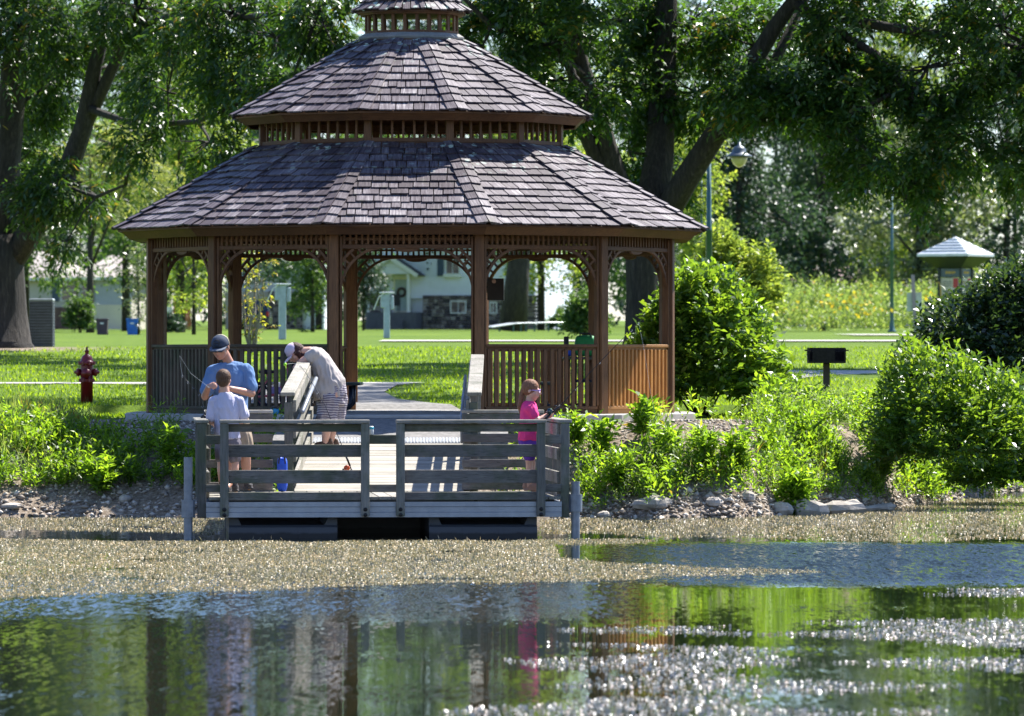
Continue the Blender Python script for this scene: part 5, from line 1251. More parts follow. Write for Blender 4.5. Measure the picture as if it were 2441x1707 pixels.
for lab, px, D, h, w in (('pale green steel service post with a meter box, larger and left', 673, 140, 1.42, .27), ('pale green steel service post with a meter box, smaller and right', 922, 150, 1.25, .24)):
    T = thing('service_post', lab, 'utility post', on(px, D), group='service posts on the lawn')
    mb = MB(); mb.box((0, 0, h / 2), (w * .66, w * .66, h), rz=.2, ch=.015); mb.build('post', TEAL, T, local=True)
    mb = MB(); mb.box((-.10 * w / .27, -.02, h - .22), (w * .62, w * .62, .36), rz=.2, ch=.02); mb.build('meter_box', TEAL, T, local=True)
    mb = MB(); mb.box((w * .62, 0, h - .25), (w * .35, w * .5, .38), rz=.2, ch=.02); mb.build('switch_box', TEAL, T, local=True)
    mb = MB(); mb.box((0, 0, h + .02), (w * 1.5, w * 1.1, .04), rz=.3, ch=.01); mb.build('cover', plain('service_cover', (.5, .56, .56), .5) if 'service_cover' not in bpy.data.materials else bpy.data.materials['service_cover'], T, local=True)
    mb = MB(); mb.tube([(-w * 1.5, -.1, h - .45), (-w * .9, -.14, h - .1), (-.2 * w, -.14, h + .03)], .015, 6); mb.build('cable', TRIM, T, local=True)
D = 255; T = thing('long_bench', 'long low metal bench with many legs curving across the lawn', 'bench', on(1255, D)); bz = T.location
pl = [P(1163, 780, D - 4), P(1222, 771, D - 1), P(1300, 769, D + 1), P(1357, 769, D + 2)]
for i in range(3):
    mb = MB(); mb.bar(pl[i], pl[i + 1], .42, .05, ch=.01); mb.build('seat', plain('bench_metal', (.55, .58, .62), .4, .5) if 'bench_metal' not in bpy.data.materials else bpy.data.materials['bench_metal'], T)
for px in (1191, 1224, 1242, 1254, 1274, 1308, 1328, 1338):
    i = 0 if px < 1222 else (1 if px < 1300 else 2); q = (px - 1163) / 194; t_ = 0
    a = pl[i]; b = pl[i + 1]; f = (PX(px, D) - a.x) / (b.x - a.x); c = a.lerp(b, f); mb = MB(); mb.box((c.x, c.y, c.z - .23), (.07, .30, .42)); mb.build('leg', TEALD, T)

def lampost(px, D, topy, armpx, armd, label, r0=.07, lamp=True):
    T = thing('street_lamp', label, 'street lamp', on(px, D), group='park lamps'); s = FPX / D; z0 = T.location.z; zt = PZ(topy, D) - z0
    mb = MB(); mb.lathe([(r0 * 2.4, 0), (r0 * 2.4, .05), (r0 * 1.5, .12), (r0 * 1.25, .35), (r0, .5), (r0 * .95, zt * .55), (r0 * 1.05, zt * .55), (r0 * .8, zt * .56), (r0 * .6, zt)], (0, 0, 0), 14); mb.build('pole', TEALD, T, True, local=True)
    R_ = abs(armpx) / s / 2; sg = 1 if armpx > 0 else -1
    pts = [Vector((sg * (R_ - R_ * math.cos(t)), 0, zt + R_ * 1.0 * math.sin(t))) for t in [i * math.pi / 12 for i in range(13)]]; pts.append(pts[-1] + Vector((0, 0, -armd)))
    mb = MB(); mb.tube(pts, r0 * .42, 8); mb.build('arm', TEALD, T, True, local=True); e = pts[-1]
    mb = MB(); mb.lathe([(.03, .12), (.05, .03), (.12, .0), (.155, -.05), (.165, -.12), (.20, -.15), (.30, -.20), (.305, -.235), (.16, -.235)], e, 20); mb.build('lamp_shade', plain('lamp_shade_grey', (.10, .12, .14), .45, .3) if 'lamp_shade_grey' not in bpy.data.materials else bpy.data.materials['lamp_shade_grey'], T, True, local=True)
    mb = MB(); mb.lathe([(.19, -.235), (.185, -.30), (.14, -.40), (.07, -.46), (0, -.48)], e, 18); mb.build('globe', plain('lamp_globe', (.55, .46, .24), .2, spec=.7) if 'lamp_globe' not in bpy.data.materials else bpy.data.materials['lamp_globe'], T, True, local=True)
    return T
lampost(1690, 125, 332, 72, .18, 'green park lamp with curved arm and glass bowl right of the maple trunk', .075)
lampost(1672, 200, 430, -46, .2, 'thin farther green lamp post with its crook turned left, beside the nearer one', .06)
lampost(2126, 236, 440, -60, .2, 'green lamp post by the far path left of the kiosk', .085)

# information kiosk
D = 200; T = thing('kiosk', 'square dark information kiosk with white ribbed pyramid roof and cream panels', 'kiosk', on(2278, D), math.radians(-32)); z0 = T.location.z
KZ = lambda y: PZ(y, D) - z0
mb = MB(); r = 1.065; mb.add([(-r, -r, KZ(606)), (r, -r, KZ(606)), (r, r, KZ(606)), (-r, r, KZ(606)), (0, 0, KZ(564)), (-r, -r, KZ(612)), (r, -r, KZ(612)), (r, r, KZ(612)), (-r, r, KZ(612))],
    [(0, 1, 4), (1, 2, 4), (2, 3, 4), (3, 0, 4), (0, 5, 6, 1), (1, 6, 7, 2), (2, 7, 8, 3), (3, 8, 5, 0)]); kr = mb.build('roof', plain('kiosk_roof', (.62, .65, .66), .45, .2), T, local=True)
for side_ in range(4):
    Rz = Matrix.Rotation(math.radians(90 * side_), 3, 'Z')
    for j in range(1, 6):
        q = j / 6; a = Rz @ Vector((-r * q, -r * q, 0)); b = Rz @ Vector((r * q, -r * q, 0)); zq = KZ(564) + (KZ(606) - KZ(564)) * q + .012
        mb = MB(); mb.bar((a.x, a.y, zq), (b.x, b.y, zq), .05, .03); mb.build('roof_rib', bpy.data.materials['kiosk_roof'], kr, local=True)
KD = plain('kiosk_dark', (.025, .035, .03), .5)
mb = MB(); q = .46; mb.add([(-r, -r, KZ(612)), (r, -r, KZ(612)), (r, r, KZ(612)), (-r, r, KZ(612)), (-q, -q, KZ(640)), (q, -q, KZ(640)), (q, q, KZ(640)), (-q, q, KZ(640))], [(1, 0, 4, 5), (2, 1, 5, 6), (3, 2, 6, 7), (0, 3, 7, 4)]); mb.build('soffit', KD, T, local=True)
for a in (-1, 1):
    for b in (-1, 1): mb = MB(); mb.box((a * .45, b * .45, KZ(640) / 2), (.10, .10, KZ(640)), ch=.01); mb.build('post', KD, T, local=True)
CRM = plain('cream_panel', (.58, .53, .40), .6); YEL = plain('amber_print', (.6, .38, .06), .5); GRYP = plain('grey_header', (.10, .13, .15), .5); REDP = plain('red_print', (.50, .06, .06), .5); INK = plain('print_ink', (.10, .10, .10), .6)
for i in range(4):
    Rz = Matrix.Rotation(math.radians(90 * i), 3, 'Z')
    def kb(name, x, z, w, h, o, m, parent=T): mb = MB(); mb.box(Rz @ Vector((x, -.43 - o, z)), (w, .02, h), M=Rz); return mb.build(name, m, parent, local=True)
    kb('header', 0, (KZ(640) + KZ(662)) / 2, .80, KZ(642) - KZ(661), 0, GRYP); pn = kb('panel', 0, (KZ(663) + KZ(742)) / 2, .80, KZ(663) - KZ(742), 0, CRM)
    kb('red_print', .23, KZ(675), .20, KZ(664) - KZ(686), .015, REDP, pn)
    for j in range(6): kb('letter', -.16 + j * .07, KZ(650), .045, .10 - .03 * (j % 2), .015, YEL)
    for j in range(9): kb('text_line', .06, KZ(694) - j * .075, .5 - .08 * (j % 3), .018, .015, INK, pn)
    for j in range(3): kb('text_line', -.12, KZ(672) - j * .08, .34, .022, .015, INK, pn)
for a, b in ((-.35, -.65), (.62, -.40)):
    mb = MB(); mb.tube([(a - .12, b, KZ(672)), (a, b, KZ(674)), (a + .06, b, KZ(684)), (a + .07, b, KZ(700)), (a + .07, b, 0)], .022, 8); mb.build('amber_rail', YEL, T, True, local=True)
D = 188; T = thing('sign_post', 'leaning grey wooden post with a pale blank plate left of the kiosk', 'sign', on(2180, D))
mb = MB(); mb.bar((.04, 0, 0), (-.06, 0, 2.1), .12, .12); mb.build('post', plain('grey_post', (.25, .23, .24), .9), T, local=True); mb = MB(); mb.box((0, .09, 1.15), (.52, .02, .66)); mb.build('plate', plain('pale_plate', (.42, .50, .42), .6), T, local=True)

# park grill
D = 80.3; T = thing('park_grill', 'black steel charcoal grill box on a square post in the grass', 'grill', on(1970, D)); IR = plain('grill_iron', (.028, .022, .022), .7, .5, .3, 20)
zb = PZ(866, D) - T.location.z; zt = PZ(829, D) - T.location.z
mb = MB(); mb.box((0, 0, zb / 2 - .05), (.10, .10, zb + .1), ch=.01); mb.build('post', plain('grill_post', (.085, .06, .055), .7, .2, .2), T, local=True)
mb = MB(); w = .55
mb.box((-.0, .19, (zb + zt) / 2), (w, .012, zt - zb)); mb.box((-.0, 0, zb + .006), (w, .38, .012)); mb.box((-w / 2, .12, (zb + zt) / 2), (.012, .14, zt - zb - .02)); mb.box((w / 2, 0, (zb + zt) / 2), (.012, .38, zt - zb - .02)); mb.box((-.05, -.19, (zb + zt) / 2 - .01), (w * .60, .012, zt - zb - .04))
mb.box((-w / 2, -.12, zt - .03), (.012, .14, .05)); mb.box((-w / 2, -.12, zb + .03), (.012, .14, .05)); mb.box((-w / 2 + .005, -.19, (zb + zt) / 2), (.02, .012, zt - zb - .02)); mb.box((w / 2 - .01, -.19, (zb + zt) / 2), (.02, .012, zt - zb - .02))
mb.box((0, -.19, zt - .01), (w, .014, .02)); mb.box((0, -.19, zb + .02), (w, .014, .03)); mb.build('fire_box', IR, T, local=True)
mb = MB()
for i in range(14): mb.box((-.24 + i * .036, 0, zt - .055), (.010, .36, .010))
mb.build('grate', IR, T, local=True, kind='stuff')
for a in (-1, 1): mb = MB(); mb.tube([(a * .24, -.05, zt - .05), (a * .30, -.05, zt - .04), (a * .33, -.05, zt - .04)], .012, 6); mb.build('handle', IR, T, local=True)

mb = MB(); x0, x1 = PX(-90, 69.6), PX(80, 69.6); z0 = gz((x0 + x1) / 2, 69.6)
T = thing('utility_cabinet', 'low dark green box with a flat lid behind the weeds at the left edge', 'cabinet', ((x0 + x1) / 2, 69.8, z0 - .05))
mb.box((0, 0, .10), (x1 - x0 - .04, .6, .26)); mb.build('body', plain('cabinet_green', (.01, .05, .03), .5), T, local=True); mb = MB(); mb.box((0, 0, .235), (x1 - x0, .66, .03), ch=.006); mb.build('lid', bpy.data.materials['cabinet_green'], T, local=True)

# ------------------------------------------------------------------ things in the gazebo
FR = plain('dark_blue_frame', (.02, .025, .045), .35, .3); TTOP = plain('coated_mesh_top', (.05, .065, .055), .5)
def picnic(X, Y, label, rz=0):
    T = thing('picnic_table', label, 'table', (X, Y, SLZ), rz, group='tables under the gazebo')
    mb = MB(); mb.box((0, 0, .735), (.74, 1.7, .04), ch=.012); mb.build('table_top', TTOP, T, local=True)
    for a in (-1, 1):
        mb = MB(); mb.box((a * .62, 0, .385), (.26, 1.7, .04), ch=.012); mb.build('seat', TTOP, T, local=True)
    for b in (-.6, .6):
        mb = MB(); mb.tube([(-.62, b, .36), (-.62, b, .12), (-.55, b, .05), (-.40, b, .04), (.40, b, .04), (.55, b, .05), (.62, b, .12), (.62, b, .36)], .032, 8)
        mb.tube([(-.22, b, .04), (-.22, b, .71)], .028, 8); mb.tube([(.22, b, .04), (.22, b, .71)], .028, 8); mb.tube([(-.22, b, .42), (.22, b, .42)], .02, 8); mb.build('frame', FR, T, True, local=True)
    return T
picnic(-2.80, 73.4, 'dark metal picnic table whose seat end shows right of the bending woman')
picnic(1.08, 75.2, 'dark metal picnic table seen behind the right-hand balusters, bags on top')
def bag(name, label, c, w, d, h, m, cat='bag', lump_=.15, seed=0, strap=BLACKP):
    R = random.Random(seed); T = thing(name, label, cat, c); mb = MB(); mb.ball((0, 0, h / 2), (w / 2, d / 2, h / 2), 16, 10)
    vv = []
    for v in mb.v:
        q = Vector(v); f = lambda a, s: math.copysign(abs(a / s) ** .45, a) * s if s else 0
        vv.append((f(q.x, w / 2) * (1 + R.uniform(-lump_, lump_) * .3), f(q.y, d / 2), h / 2 + f(q.z - h / 2, h / 2) * (1 + R.uniform(-lump_, 0) * .6 if q.z > h / 2 else 1)))
    mb.v = vv; mb.build('body', m, T, True, local=True)
    mb = MB(); mb.tube([(-w * .3, -d * .42, h * .8), (-w * .22, -d * .3, h * 1.06), (w * .22, -d * .3, h * 1.06), (w * .3, -d * .42, h * .8)], .012, 6); mb.build('handle', strap, T, True, local=True)
    return T
BLU = plain('blue_fabric', (.02, .09, .55), .6); GRN = plain('green_fabric', (.02, .26, .07), .6); TURQ = plain('turquoise_fabric', (.02, .30, .28), .6)
bag('green_bag', 'bright green bag lying on the right picnic table, its top above the railing', (1.02, 74.9, 2.015), .30, .25, .30, GRN, seed=1)
bag('blue_bag', 'royal blue bag on the right picnic table left of the green ones', (.80, 74.9, 2.015), .13, .22, .11, BLU, seed=2)
bag('green_bag', 'smaller turquoise-green bag at the right end of the same table top', (1.25, 74.9, 2.015), .18, .22, .12, TURQ, seed=3)
for q, lab in ((.76, 'black box standing upright left of the bright green bag'), (1.17, 'wider black box standing upright right of the bright green bag')):
    T = thing('speaker_box', lab, 'box', (q, 75.3, 2.015)); mb = MB(); mb.box((0, 0, .14), (.07 if q < 1 else .12, .1, .28), ch=.01); mb.build('case', BLACKP, T, local=True)
bag('blue_bag', 'blue bag on the gazebo floor behind the woman\'s legs', (PX(780, 70.3), 70.3, SLZ), .42, .25, .10, BLU, seed=4)
bag('blue_bag', 'small light blue bag on the slab left of the ramp rail', (PX(655, 70.0), 70.0, SLZ), .12, .15, .08, plain('sky_fabric', (.05, .30, .5), .6), seed=6)
bag('tackle_bag', 'blue and black bag standing on the dock by the left ramp post', (PX(672, 61.0), 61.1, .46), .12, .16, .40, BLU, seed=5)
T = thing('notice_board', 'small dark brown board hung on the gazebo\'s back post', 'board', (PX(1181, 76.4), 76.4, 2.8)); mb = MB(); mb.box((0, 0, .17), (.235, .03, .31), ch=.003); mb.build('panel', plain('dark_brown_panel', (.03, .022, .016), .5), T, local=True)
mb = MB(); mb.lathe([(0, 0), (.03, 0), (.03, .012), (0, .012)], (-.02, -.02, .285), 14, M=Matrix.Rotation(math.radians(90), 3, 'X')); mb.build('sticker', plain('pale_sticker', (.5, .3, .22), .6), T, local=True)
mb = MB(); mb.box((.121, -.002, .17), (.006, .034, .31)); mb.build('edge_strip', TRIM, T, local=True)
mb = MB(); mb.bar((-.115, 0, .20), (-.22, .0, .20), .02, .03); mb.build('bracket', BLACKM, T, local=True)
# child's bicycle behind the left railing
T = thing('bicycle', 'child\'s pink bicycle parked behind the left gazebo railing', 'bicycle', (PX(655, 71.6), 71.6, SLZ), math.radians(8)); PNK = plain('pink_paint', (.65, .13, .16), .35); TY = plain('tyre', (.03, .02, .03), .8)
for x in (-.27, .27):
    mb = MB(); mb.tube([(x + .20 * math.cos(t), 0, .215 + .20 * math.sin(t)) for t in [i * math.pi / 12 for i in range(25)]], .016, 6, cap=False); w = mb.build('wheel', TY, T, True, local=True)
    mb = MB()
    for i in range(8): a = i * math.pi / 4; mb.tube([(x, 0, .215), (x + .19 * math.cos(a), 0, .215 + .19 * math.sin(a))], .003, 4)
    mb.build('spokes', PNK, w, local=True)
mb = MB(); mb.tube([(.27, 0, .215), (.20, 0, .48), (.17, 0, .60)], .017, 8); mb.tube([(.20, 0, .46), (-.02, 0, .24), (-.27, 0, .215)], .017, 8); mb.tube([(-.02, 0, .24), (-.10, 0, .52)], .016, 8); mb.tube([(-.10, 0, .44), (-.27, 0, .215)], .012, 8); mb.build('frame', PNK, T, True, local=True)
mb = MB(); mb.tube([(.10, -.22, .68), (.16, -.10, .70), (.17, 0, .62), (.16, .10, .70), (.10, .22, .68)], .012, 8); mb.build('handlebar', PNK, T, True, local=True)
mb = MB(); mb.ball((-.11, 0, .55), (.11, .06, .03), 10, 6); mb.build('saddle', TY, T, True, local=True)
mb = MB(); mb.box((0, 0, .30), (.20, .05, .10), ch=.02); mb.build('chain_guard', plain('lilac_paint', (.35, .25, .5), .4), T, local=True)
# can on the short rail
q = Rk @ Vector((-.125, .058, 0)) + Vector((-1.42, 58.95, 1.136))
T = thing('drink_can', 'small white and turquoise can standing on the short rail in the dock\'s gap', 'can', tuple(q)); mb = MB(); mb.lathe([(0, 0), (.026, 0), (.031, .008), (.031, .085), (.026, .095), (0, .095)], (0, 0, 0), 16); mb.build('body', TRIM, T, True, local=True)
mb = MB(); mb.lathe([(.0315, .062), (.0325, .064), (.0325, .084), (.0315, .086)], (0, 0, 0), 16); mb.build('band', plain('turquoise_band', (.02, .4, .5), .4), T, True, local=True)
# ------------------------------------------------------------------ people
def skin_mat(name, c):
    m, N, L, b = nodes(name); f = noise(N, L, geo(N), 14, 4); r = ramp(N, [(.3, tuple(x * .86 for x in c)), (.7, c)]); L.new(f, r.inputs[0]); L.new(r.outputs[0], b.inputs['Base Color'])
    b.inputs['Roughness'].default_value = .48; b.inputs['Subsurface Weight'].default_value = .12; b.inputs['Subsurface Radius'].default_value = (.02, .008, .004); b.inputs['Subsurface Scale'].default_value = .5
    bump(N, L, noise(N, L, geo(N), 120, 2), b, .12, .002); return m
SK_T = skin_mat('skin_tanned', (.52, .26, .17)); SK_L = skin_mat('skin_light', (.66, .38, .28)); SK_C = skin_mat('skin_child', (.64, .36, .26))
def cloth(name, c, sc=9, stripe=None, amt=.55):
    m, N, L, b = nodes(name); v = geo(N); w = noise(N, L, mapping(N, L, v, (1.0, 1.0, .45)), sc, 4, .55)
    r = ramp(N, [(.3, tuple(x * .85 for x in c)), (.7, c)]); L.new(w, r.inputs[0]); col = r.outputs[0]
    if stripe:
        sx = N.new('ShaderNodeSeparateXYZ'); L.new(v, sx.inputs[0])
        q = math_(N, L, 'ADD', math_(N, L, 'MULTIPLY', sx.outputs[2], 1.0), math_(N, L, 'MULTIPLY', noise(N, L, v, 4, 2), .06)); q = math_(N, L, 'FRACT', math_(N, L, 'MULTIPLY', q, 34.0))
        rr = ramp(N, [(.40, (0, 0, 0)), (.52, (1, 1, 1))]); L.new(q, rr.inputs[0]); col = mixc(N, L, rr.outputs[0], col, stripe)
    L.new(col, b.inputs['Base Color']); b.inputs['Roughness'].default_value = .85; b.inputs['Specular IOR Level'].default_value = .2
    bump(N, L, w, b, amt, .05); return m
def hair_mat(name, c):
    m, N, L, b = nodes(name); f = noise(N, L, mapping(N, L, geo(N), (60, 60, 9)), 2, 4, .7); r = ramp(N, [(.3, tuple(x * .5 for x in c)), (.7, tuple(x * 1.4 for x in c))]); L.new(f, r.inputs[0]); L.new(r.outputs[0], b.inputs['Base Color'])
    b.inputs['Roughness'].default_value = .6; b.inputs['Specular IOR Level'].default_value = .25; bump(N, L, f, b, .6, .01); return m

class Body:
    """limbs and masses that are fused into one smooth skin"""
    def __init__(s): s.mb = MB()
    def limb(s, *q):
        """(point, radius) ... tapered, with round joints"""
        for i in range(len(q) - 1):
            a, ra = Vector(q[i][0]), q[i][1]; b, rb = Vector(q[i + 1][0]), q[i + 1][1]
            s.mb.tube([a.lerp(b, k / 4) for k in range(5)], [ra + (rb - ra) * k / 4 for k in range(5)], 12)
        for p, r in q: s.mb.ball(p, r, 12, 8)
        return s
    def mass(s, c, r, rot=(0, 0, 0)): s.mb.ball(c, r, 18, 12, M=Euler([math.radians(a) for a in rot]).to_matrix()); return s
    def loft(s, rings, n=20):
        """(centre, half width, half depth, tilt about x, tilt about y)"""
        vs = []; fs = []
        for (c, a, b, *t) in rings:
            M = Euler((math.radians(t[0]) if t else 0, math.radians(t[1]) if len(t) > 1 else 0, math.radians(t[2]) if len(t) > 2 else 0)).to_matrix()
            for k in range(n): an = 2 * math.pi * k / n; vs.append(M @ Vector((a * math.cos(an), b * math.sin(an), 0)) + Vector(c))
        for i in range(len(rings) - 1):
            for k in range(n): fs.append((i * n + k, i * n + (k + 1) % n, (i + 1) * n + (k + 1) % n, (i + 1) * n + k))
        fs.append(tuple(range(n))[::-1]); fs.append(tuple((len(rings) - 1) * n + k for k in range(n))); s.mb.add(vs, fs); return s
    def hand(s, wrist, direc, palm_n, L=.17, curl=.6, thumb=1, r=.0085):
        """palm with four fingers of their own lengths and a thumb from the side of the palm"""
        w = Vector(wrist); d = Vector(direc).normalized(); n = Vector(palm_n); n = (n - d * n.dot(d)).normalized(); sd = d.cross(n)
        M = Matrix((sd, d, n)).transposed()
        s.mb.ball(w + d * L * .24, (L * .23, L * .30, L * .085), 12, 8, M=M)
        for i, ln in enumerate((.40, .46, .43, .34)):
            o = w + d * L * .45 + sd * L * (.165 - i * .11); p = [o]; ang = .15; cur = o
            for j, f in enumerate((.42, .33, .25)):
                ang += curl * (.55 + .3 * j); cur = cur + (d * math.cos(ang) + n * math.sin(ang)) * L * ln * f; p.append(cur)
            s.mb.tube([w + d * L * .25 + sd * L * (.13 - i * .09)] + p, [r * 1.05, r * 1.05, r, r * .92, r * .8], 8)
            s.mb.ball(p[-1], r * .8, 8, 6)
        o = w + d * L * .12 + sd * L * .16 * thumb; q1 = o + (d * .6 + sd * .65 * thumb + n * .45).normalized() * L * .22; q2 = q1 + (d * .75 + sd * .05 * thumb + n * .6).normalized() * L * .20
        s.mb.tube([o, q1, q2], [r * 1.5, r * 1.15, r * .9], 8); s.mb.ball(q2, r * .9, 8, 6); return s
    def fuse(s, name, m, parent, vox=.008, sm=3, f=.6, fold=None):
        me = bpy.data.meshes.new('tmp'); me.from_pydata([tuple(v) for v in s.mb.v], [], s.mb.f); o = bpy.data.objects.new('tmp', me); COL.objects.link(o)
        r = o.modifiers.new('r', 'REMESH'); r.mode = 'VOXEL'; r.voxel_size = vox; q = o.modifiers.new('s', 'SMOOTH'); q.iterations = sm; q.factor = f
        dg = bpy.context.evaluated_depsgraph_get(); dg.update(); nm = bpy.data.meshes.new_from_object(o.evaluated_get(dg)); bpy.data.objects.remove(o)
        fold = fold if fold is not None else {'shirt': .011, 'top': .010, 'shorts': .011, 'hair': .004}.get(name, 0)
        if fold:
            import mathutils.noise as mn
            k = (5, 5, 9) if name == 'hair' else (1, 1, .45); g = 14 if name == 'hair' else 17; sd = len(bpy.data.objects)
            for v in nm.vertices:
                p = Vector((v.co.x * k[0], v.co.y * k[0], (v.co.z + v.co.x * .6) * k[2])) * g; n_ = mn.noise(p + Vector((sd, 0, 0))); v.co += v.normal * fold * (1 - 2.2 * abs(n_))
        nm.name = name; nm.materials.clear(); nm.materials.append(m); nm.polygons.foreach_set('use_smooth', [True] * len(nm.polygons))
        ob = bpy.data.objects.new(name, nm); COL.objects.link(ob); ob.parent = parent; return ob
def head_parts(T, B, c, yaw, pitch, s, skin, roll=0):
    """adds skull, face, nose, ears to body B; returns the head's frame. s = head height; face looks along -Y turned by yaw"""
    M = Euler((math.radians(pitch), math.radians(roll), math.radians(yaw)), 'XYZ').to_matrix(); M = Matrix.Rotation(math.radians(yaw), 3, 'Z') @ Matrix.Rotation(math.radians(roll), 3, 'Y') @ Matrix.Rotation(math.radians(pitch), 3, 'X')
    c = Vector(c); F = lambda x, y, z: c + M @ (Vector((x, y, z)) * s)
    B.mb.ball(F(0, .05, .12), (s * .335, s * .40, s * .38), 18, 12, M=M); B.mb.ball(F(0, -.08, -.12), (s * .27, s * .29, s * .36), 16, 12, M=M)
    B.mb.ball(F(0, -.17, -.37), (s * .13, s * .13, s * .11), 12, 8, M=M)                      # chin
    for a in (-1, 1): B.mb.ball(F(a * .17, -.20, -.12), (s * .11, s * .10, s * .12), 10, 8, M=M); B.mb.ball(F(a * .335, .06, -.03), (s * .035, s * .075, s * .12), 10, 8, M=M)
    B.mb.tube([F(0, -.36, .06), F(0, -.42, -.05), F(0, -.455, -.12)], [s * .035, s * .045, s * .055], 8); B.mb.ball(F(0, -.43, -.13), (s * .07, s * .05, s * .045), 10, 8, M=M)
    for z in (-.225, -.265): B.mb.ball(F(0, -.355, z), (s * .10, s * .04, s * .022), 10, 6, M=M)     # lips
    for a in (-1, 1): B.mb.ball(F(a * .13, -.345, .085), (s * .09, s * .035, s * .025), 10, 6, M=M)   # brow
    return F, M
EYEW = plain('eye_white', (.7, .7, .68), .3); IRIS = plain('iris_brown', (.04, .02, .01), .2); LIPM = plain('lip', (.45, .14, .12), .5)
def face(T, F, M, s, closed=False):
    for a in (-1, 1):
        mb = MB(); mb.ball(F(a * .135, -.315, .01), (s * .052, s * .045, s * .038), 10, 8, M=M); e = mb.build('eye', EYEW, T, True, local=True)
        mb = MB(); mb.ball(F(a * .135, -.352, .0), (s * .026, s * .014, s * .028), 8, 6, M=M); mb.build('iris', IRIS, e, True, local=True)
    mb = MB(); mb.ball(F(0, -.385, -.245), (s * .085, s * .012, s * .010), 10, 6, M=M); mb.build('mouth', LIPM, T, True, local=True)
def lid(B, F, M, s, top=.62, back=.44, front=-.30, w=.365):
    pass

# ---- the man (facing the camera, looking down at his hands)
DK = .462
def pxf(D, base_px, base_py): s = FPX / D; return lambda px, py, y=0.0: Vector(((px - base_px) / s, y, (base_py - py) / s))
MX, MD = -3.16, 60.75; man = thing('person', 'man in blue t-shirt and dark cap looking down at his hands on the dock', 'person', (MX, MD, DK))
q = pxf(MD, 1220.5 + MX * FPX / MD, HY + (HC - DK) * FPX / MD)
B = Body(); hc = q(526, 829, -.07); F, M = head_parts(man, B, hc, -16, 18, .275, SK_T)
B.limb((hc + Vector((.035, .07, -.05)), .054), (q(549, 872, .04), .058)).limb((q(512, 890), .04), (q(546, 874, .02), .04), (q(586, 888), .04))
shL, shR = q(506, 886, .0), q(590, 882, .03)
elL, elR = q(489, 945, -.05), q(600, 938, -.06); haL, haR = q(500, 920, -.30), q(545, 925, -.28)
B.limb((shL, .060), (elL, .045), (haL + Vector((0, .06, -.005)), .031)); B.limb((shR, .060), (elR, .047), (haR + Vector((.03, .02, -.005)), .032))
B.hand(haL + Vector((0, .06, -.005)), (.35, -.8, .15), (.7, .2, -.5), .185, .75, 1, .0095); B.hand(haR + Vector((.03, .02, -.005)), (-.9, -.35, .05), (0, .3, -.9), .185, .7, -1, .0095)
B.loft([(q(552, 1010, .04), .165, .115), (q(550, 960, .03), .17, .12), (q(549, 920, .03), .19, .125), (q(548, 890, .03), .17, .11), (q(548, 876, .03), .08, .07)])
hip = q(556, 1015, .04)
for sx_, px in ((-1, 548), (1, 586)):
    kn = q(px, 1080, -.02 if sx_ > 0 else .03); an = q(px + (2 if sx_ > 0 else 0), 1152, .05); B.limb((hip + Vector((sx_ * .085, 0, -.02)), .092), (kn, .056), (kn + Vector((0, .03, -.12)), .058), (an, .037))
    B.limb((an, .036), (an + Vector((sx_ * .03, -.12, -.05)), .03))
body = B.fuse('body', SK_T, man, .0085)
face(man, F, M, .275)
B = Body(); B.loft([(q(552, 1003, .04), .185, .135), (q(551, 985, .035), .183, .135), (q(550, 950, .03), .186, .137), (q(549, 915, .03), .205, .142), (q(548, 893, .03), .20, .128), (q(548, 880, .03), .14, .10), (q(548, 869, .02), .085, .085)])
for a, b in ((shL, elL), (shR, elR)): B.limb((q(547, 872, .02), .055), (a + Vector((0, 0, .002)), .066), (a.lerp(b, .45), .070), (a.lerp(b, .72), .078))
B.fuse('shirt', cloth('shirt_blue', (.14, .24, .43)), man, .010, 4)
B = Body(); B.loft([(q(556, 1030, .04), .178, .13), (q(555, 1005, .04), .18, .132), (q(554, 995, .04), .172, .125)])
for sx_, px in ((-1, 549), (1, 584)): B.limb((hip + Vector((sx_ * .085, 0, -.03)), .105), (q(px, 1058, .0), .092), (q(px, 1068, .0), .094))
B.fuse('shorts', cloth('shorts_khaki', (.36, .28, .20)), man, .011, 3)
B = Body(); B.mass(F(0, .14, .08), (.275 * .355, .275 * .36, .275 * .30), (16, 0, -16)); B.fuse('hair', hair_mat('hair_grey_brown', (.16, .10, .07)), man, .006, 2)
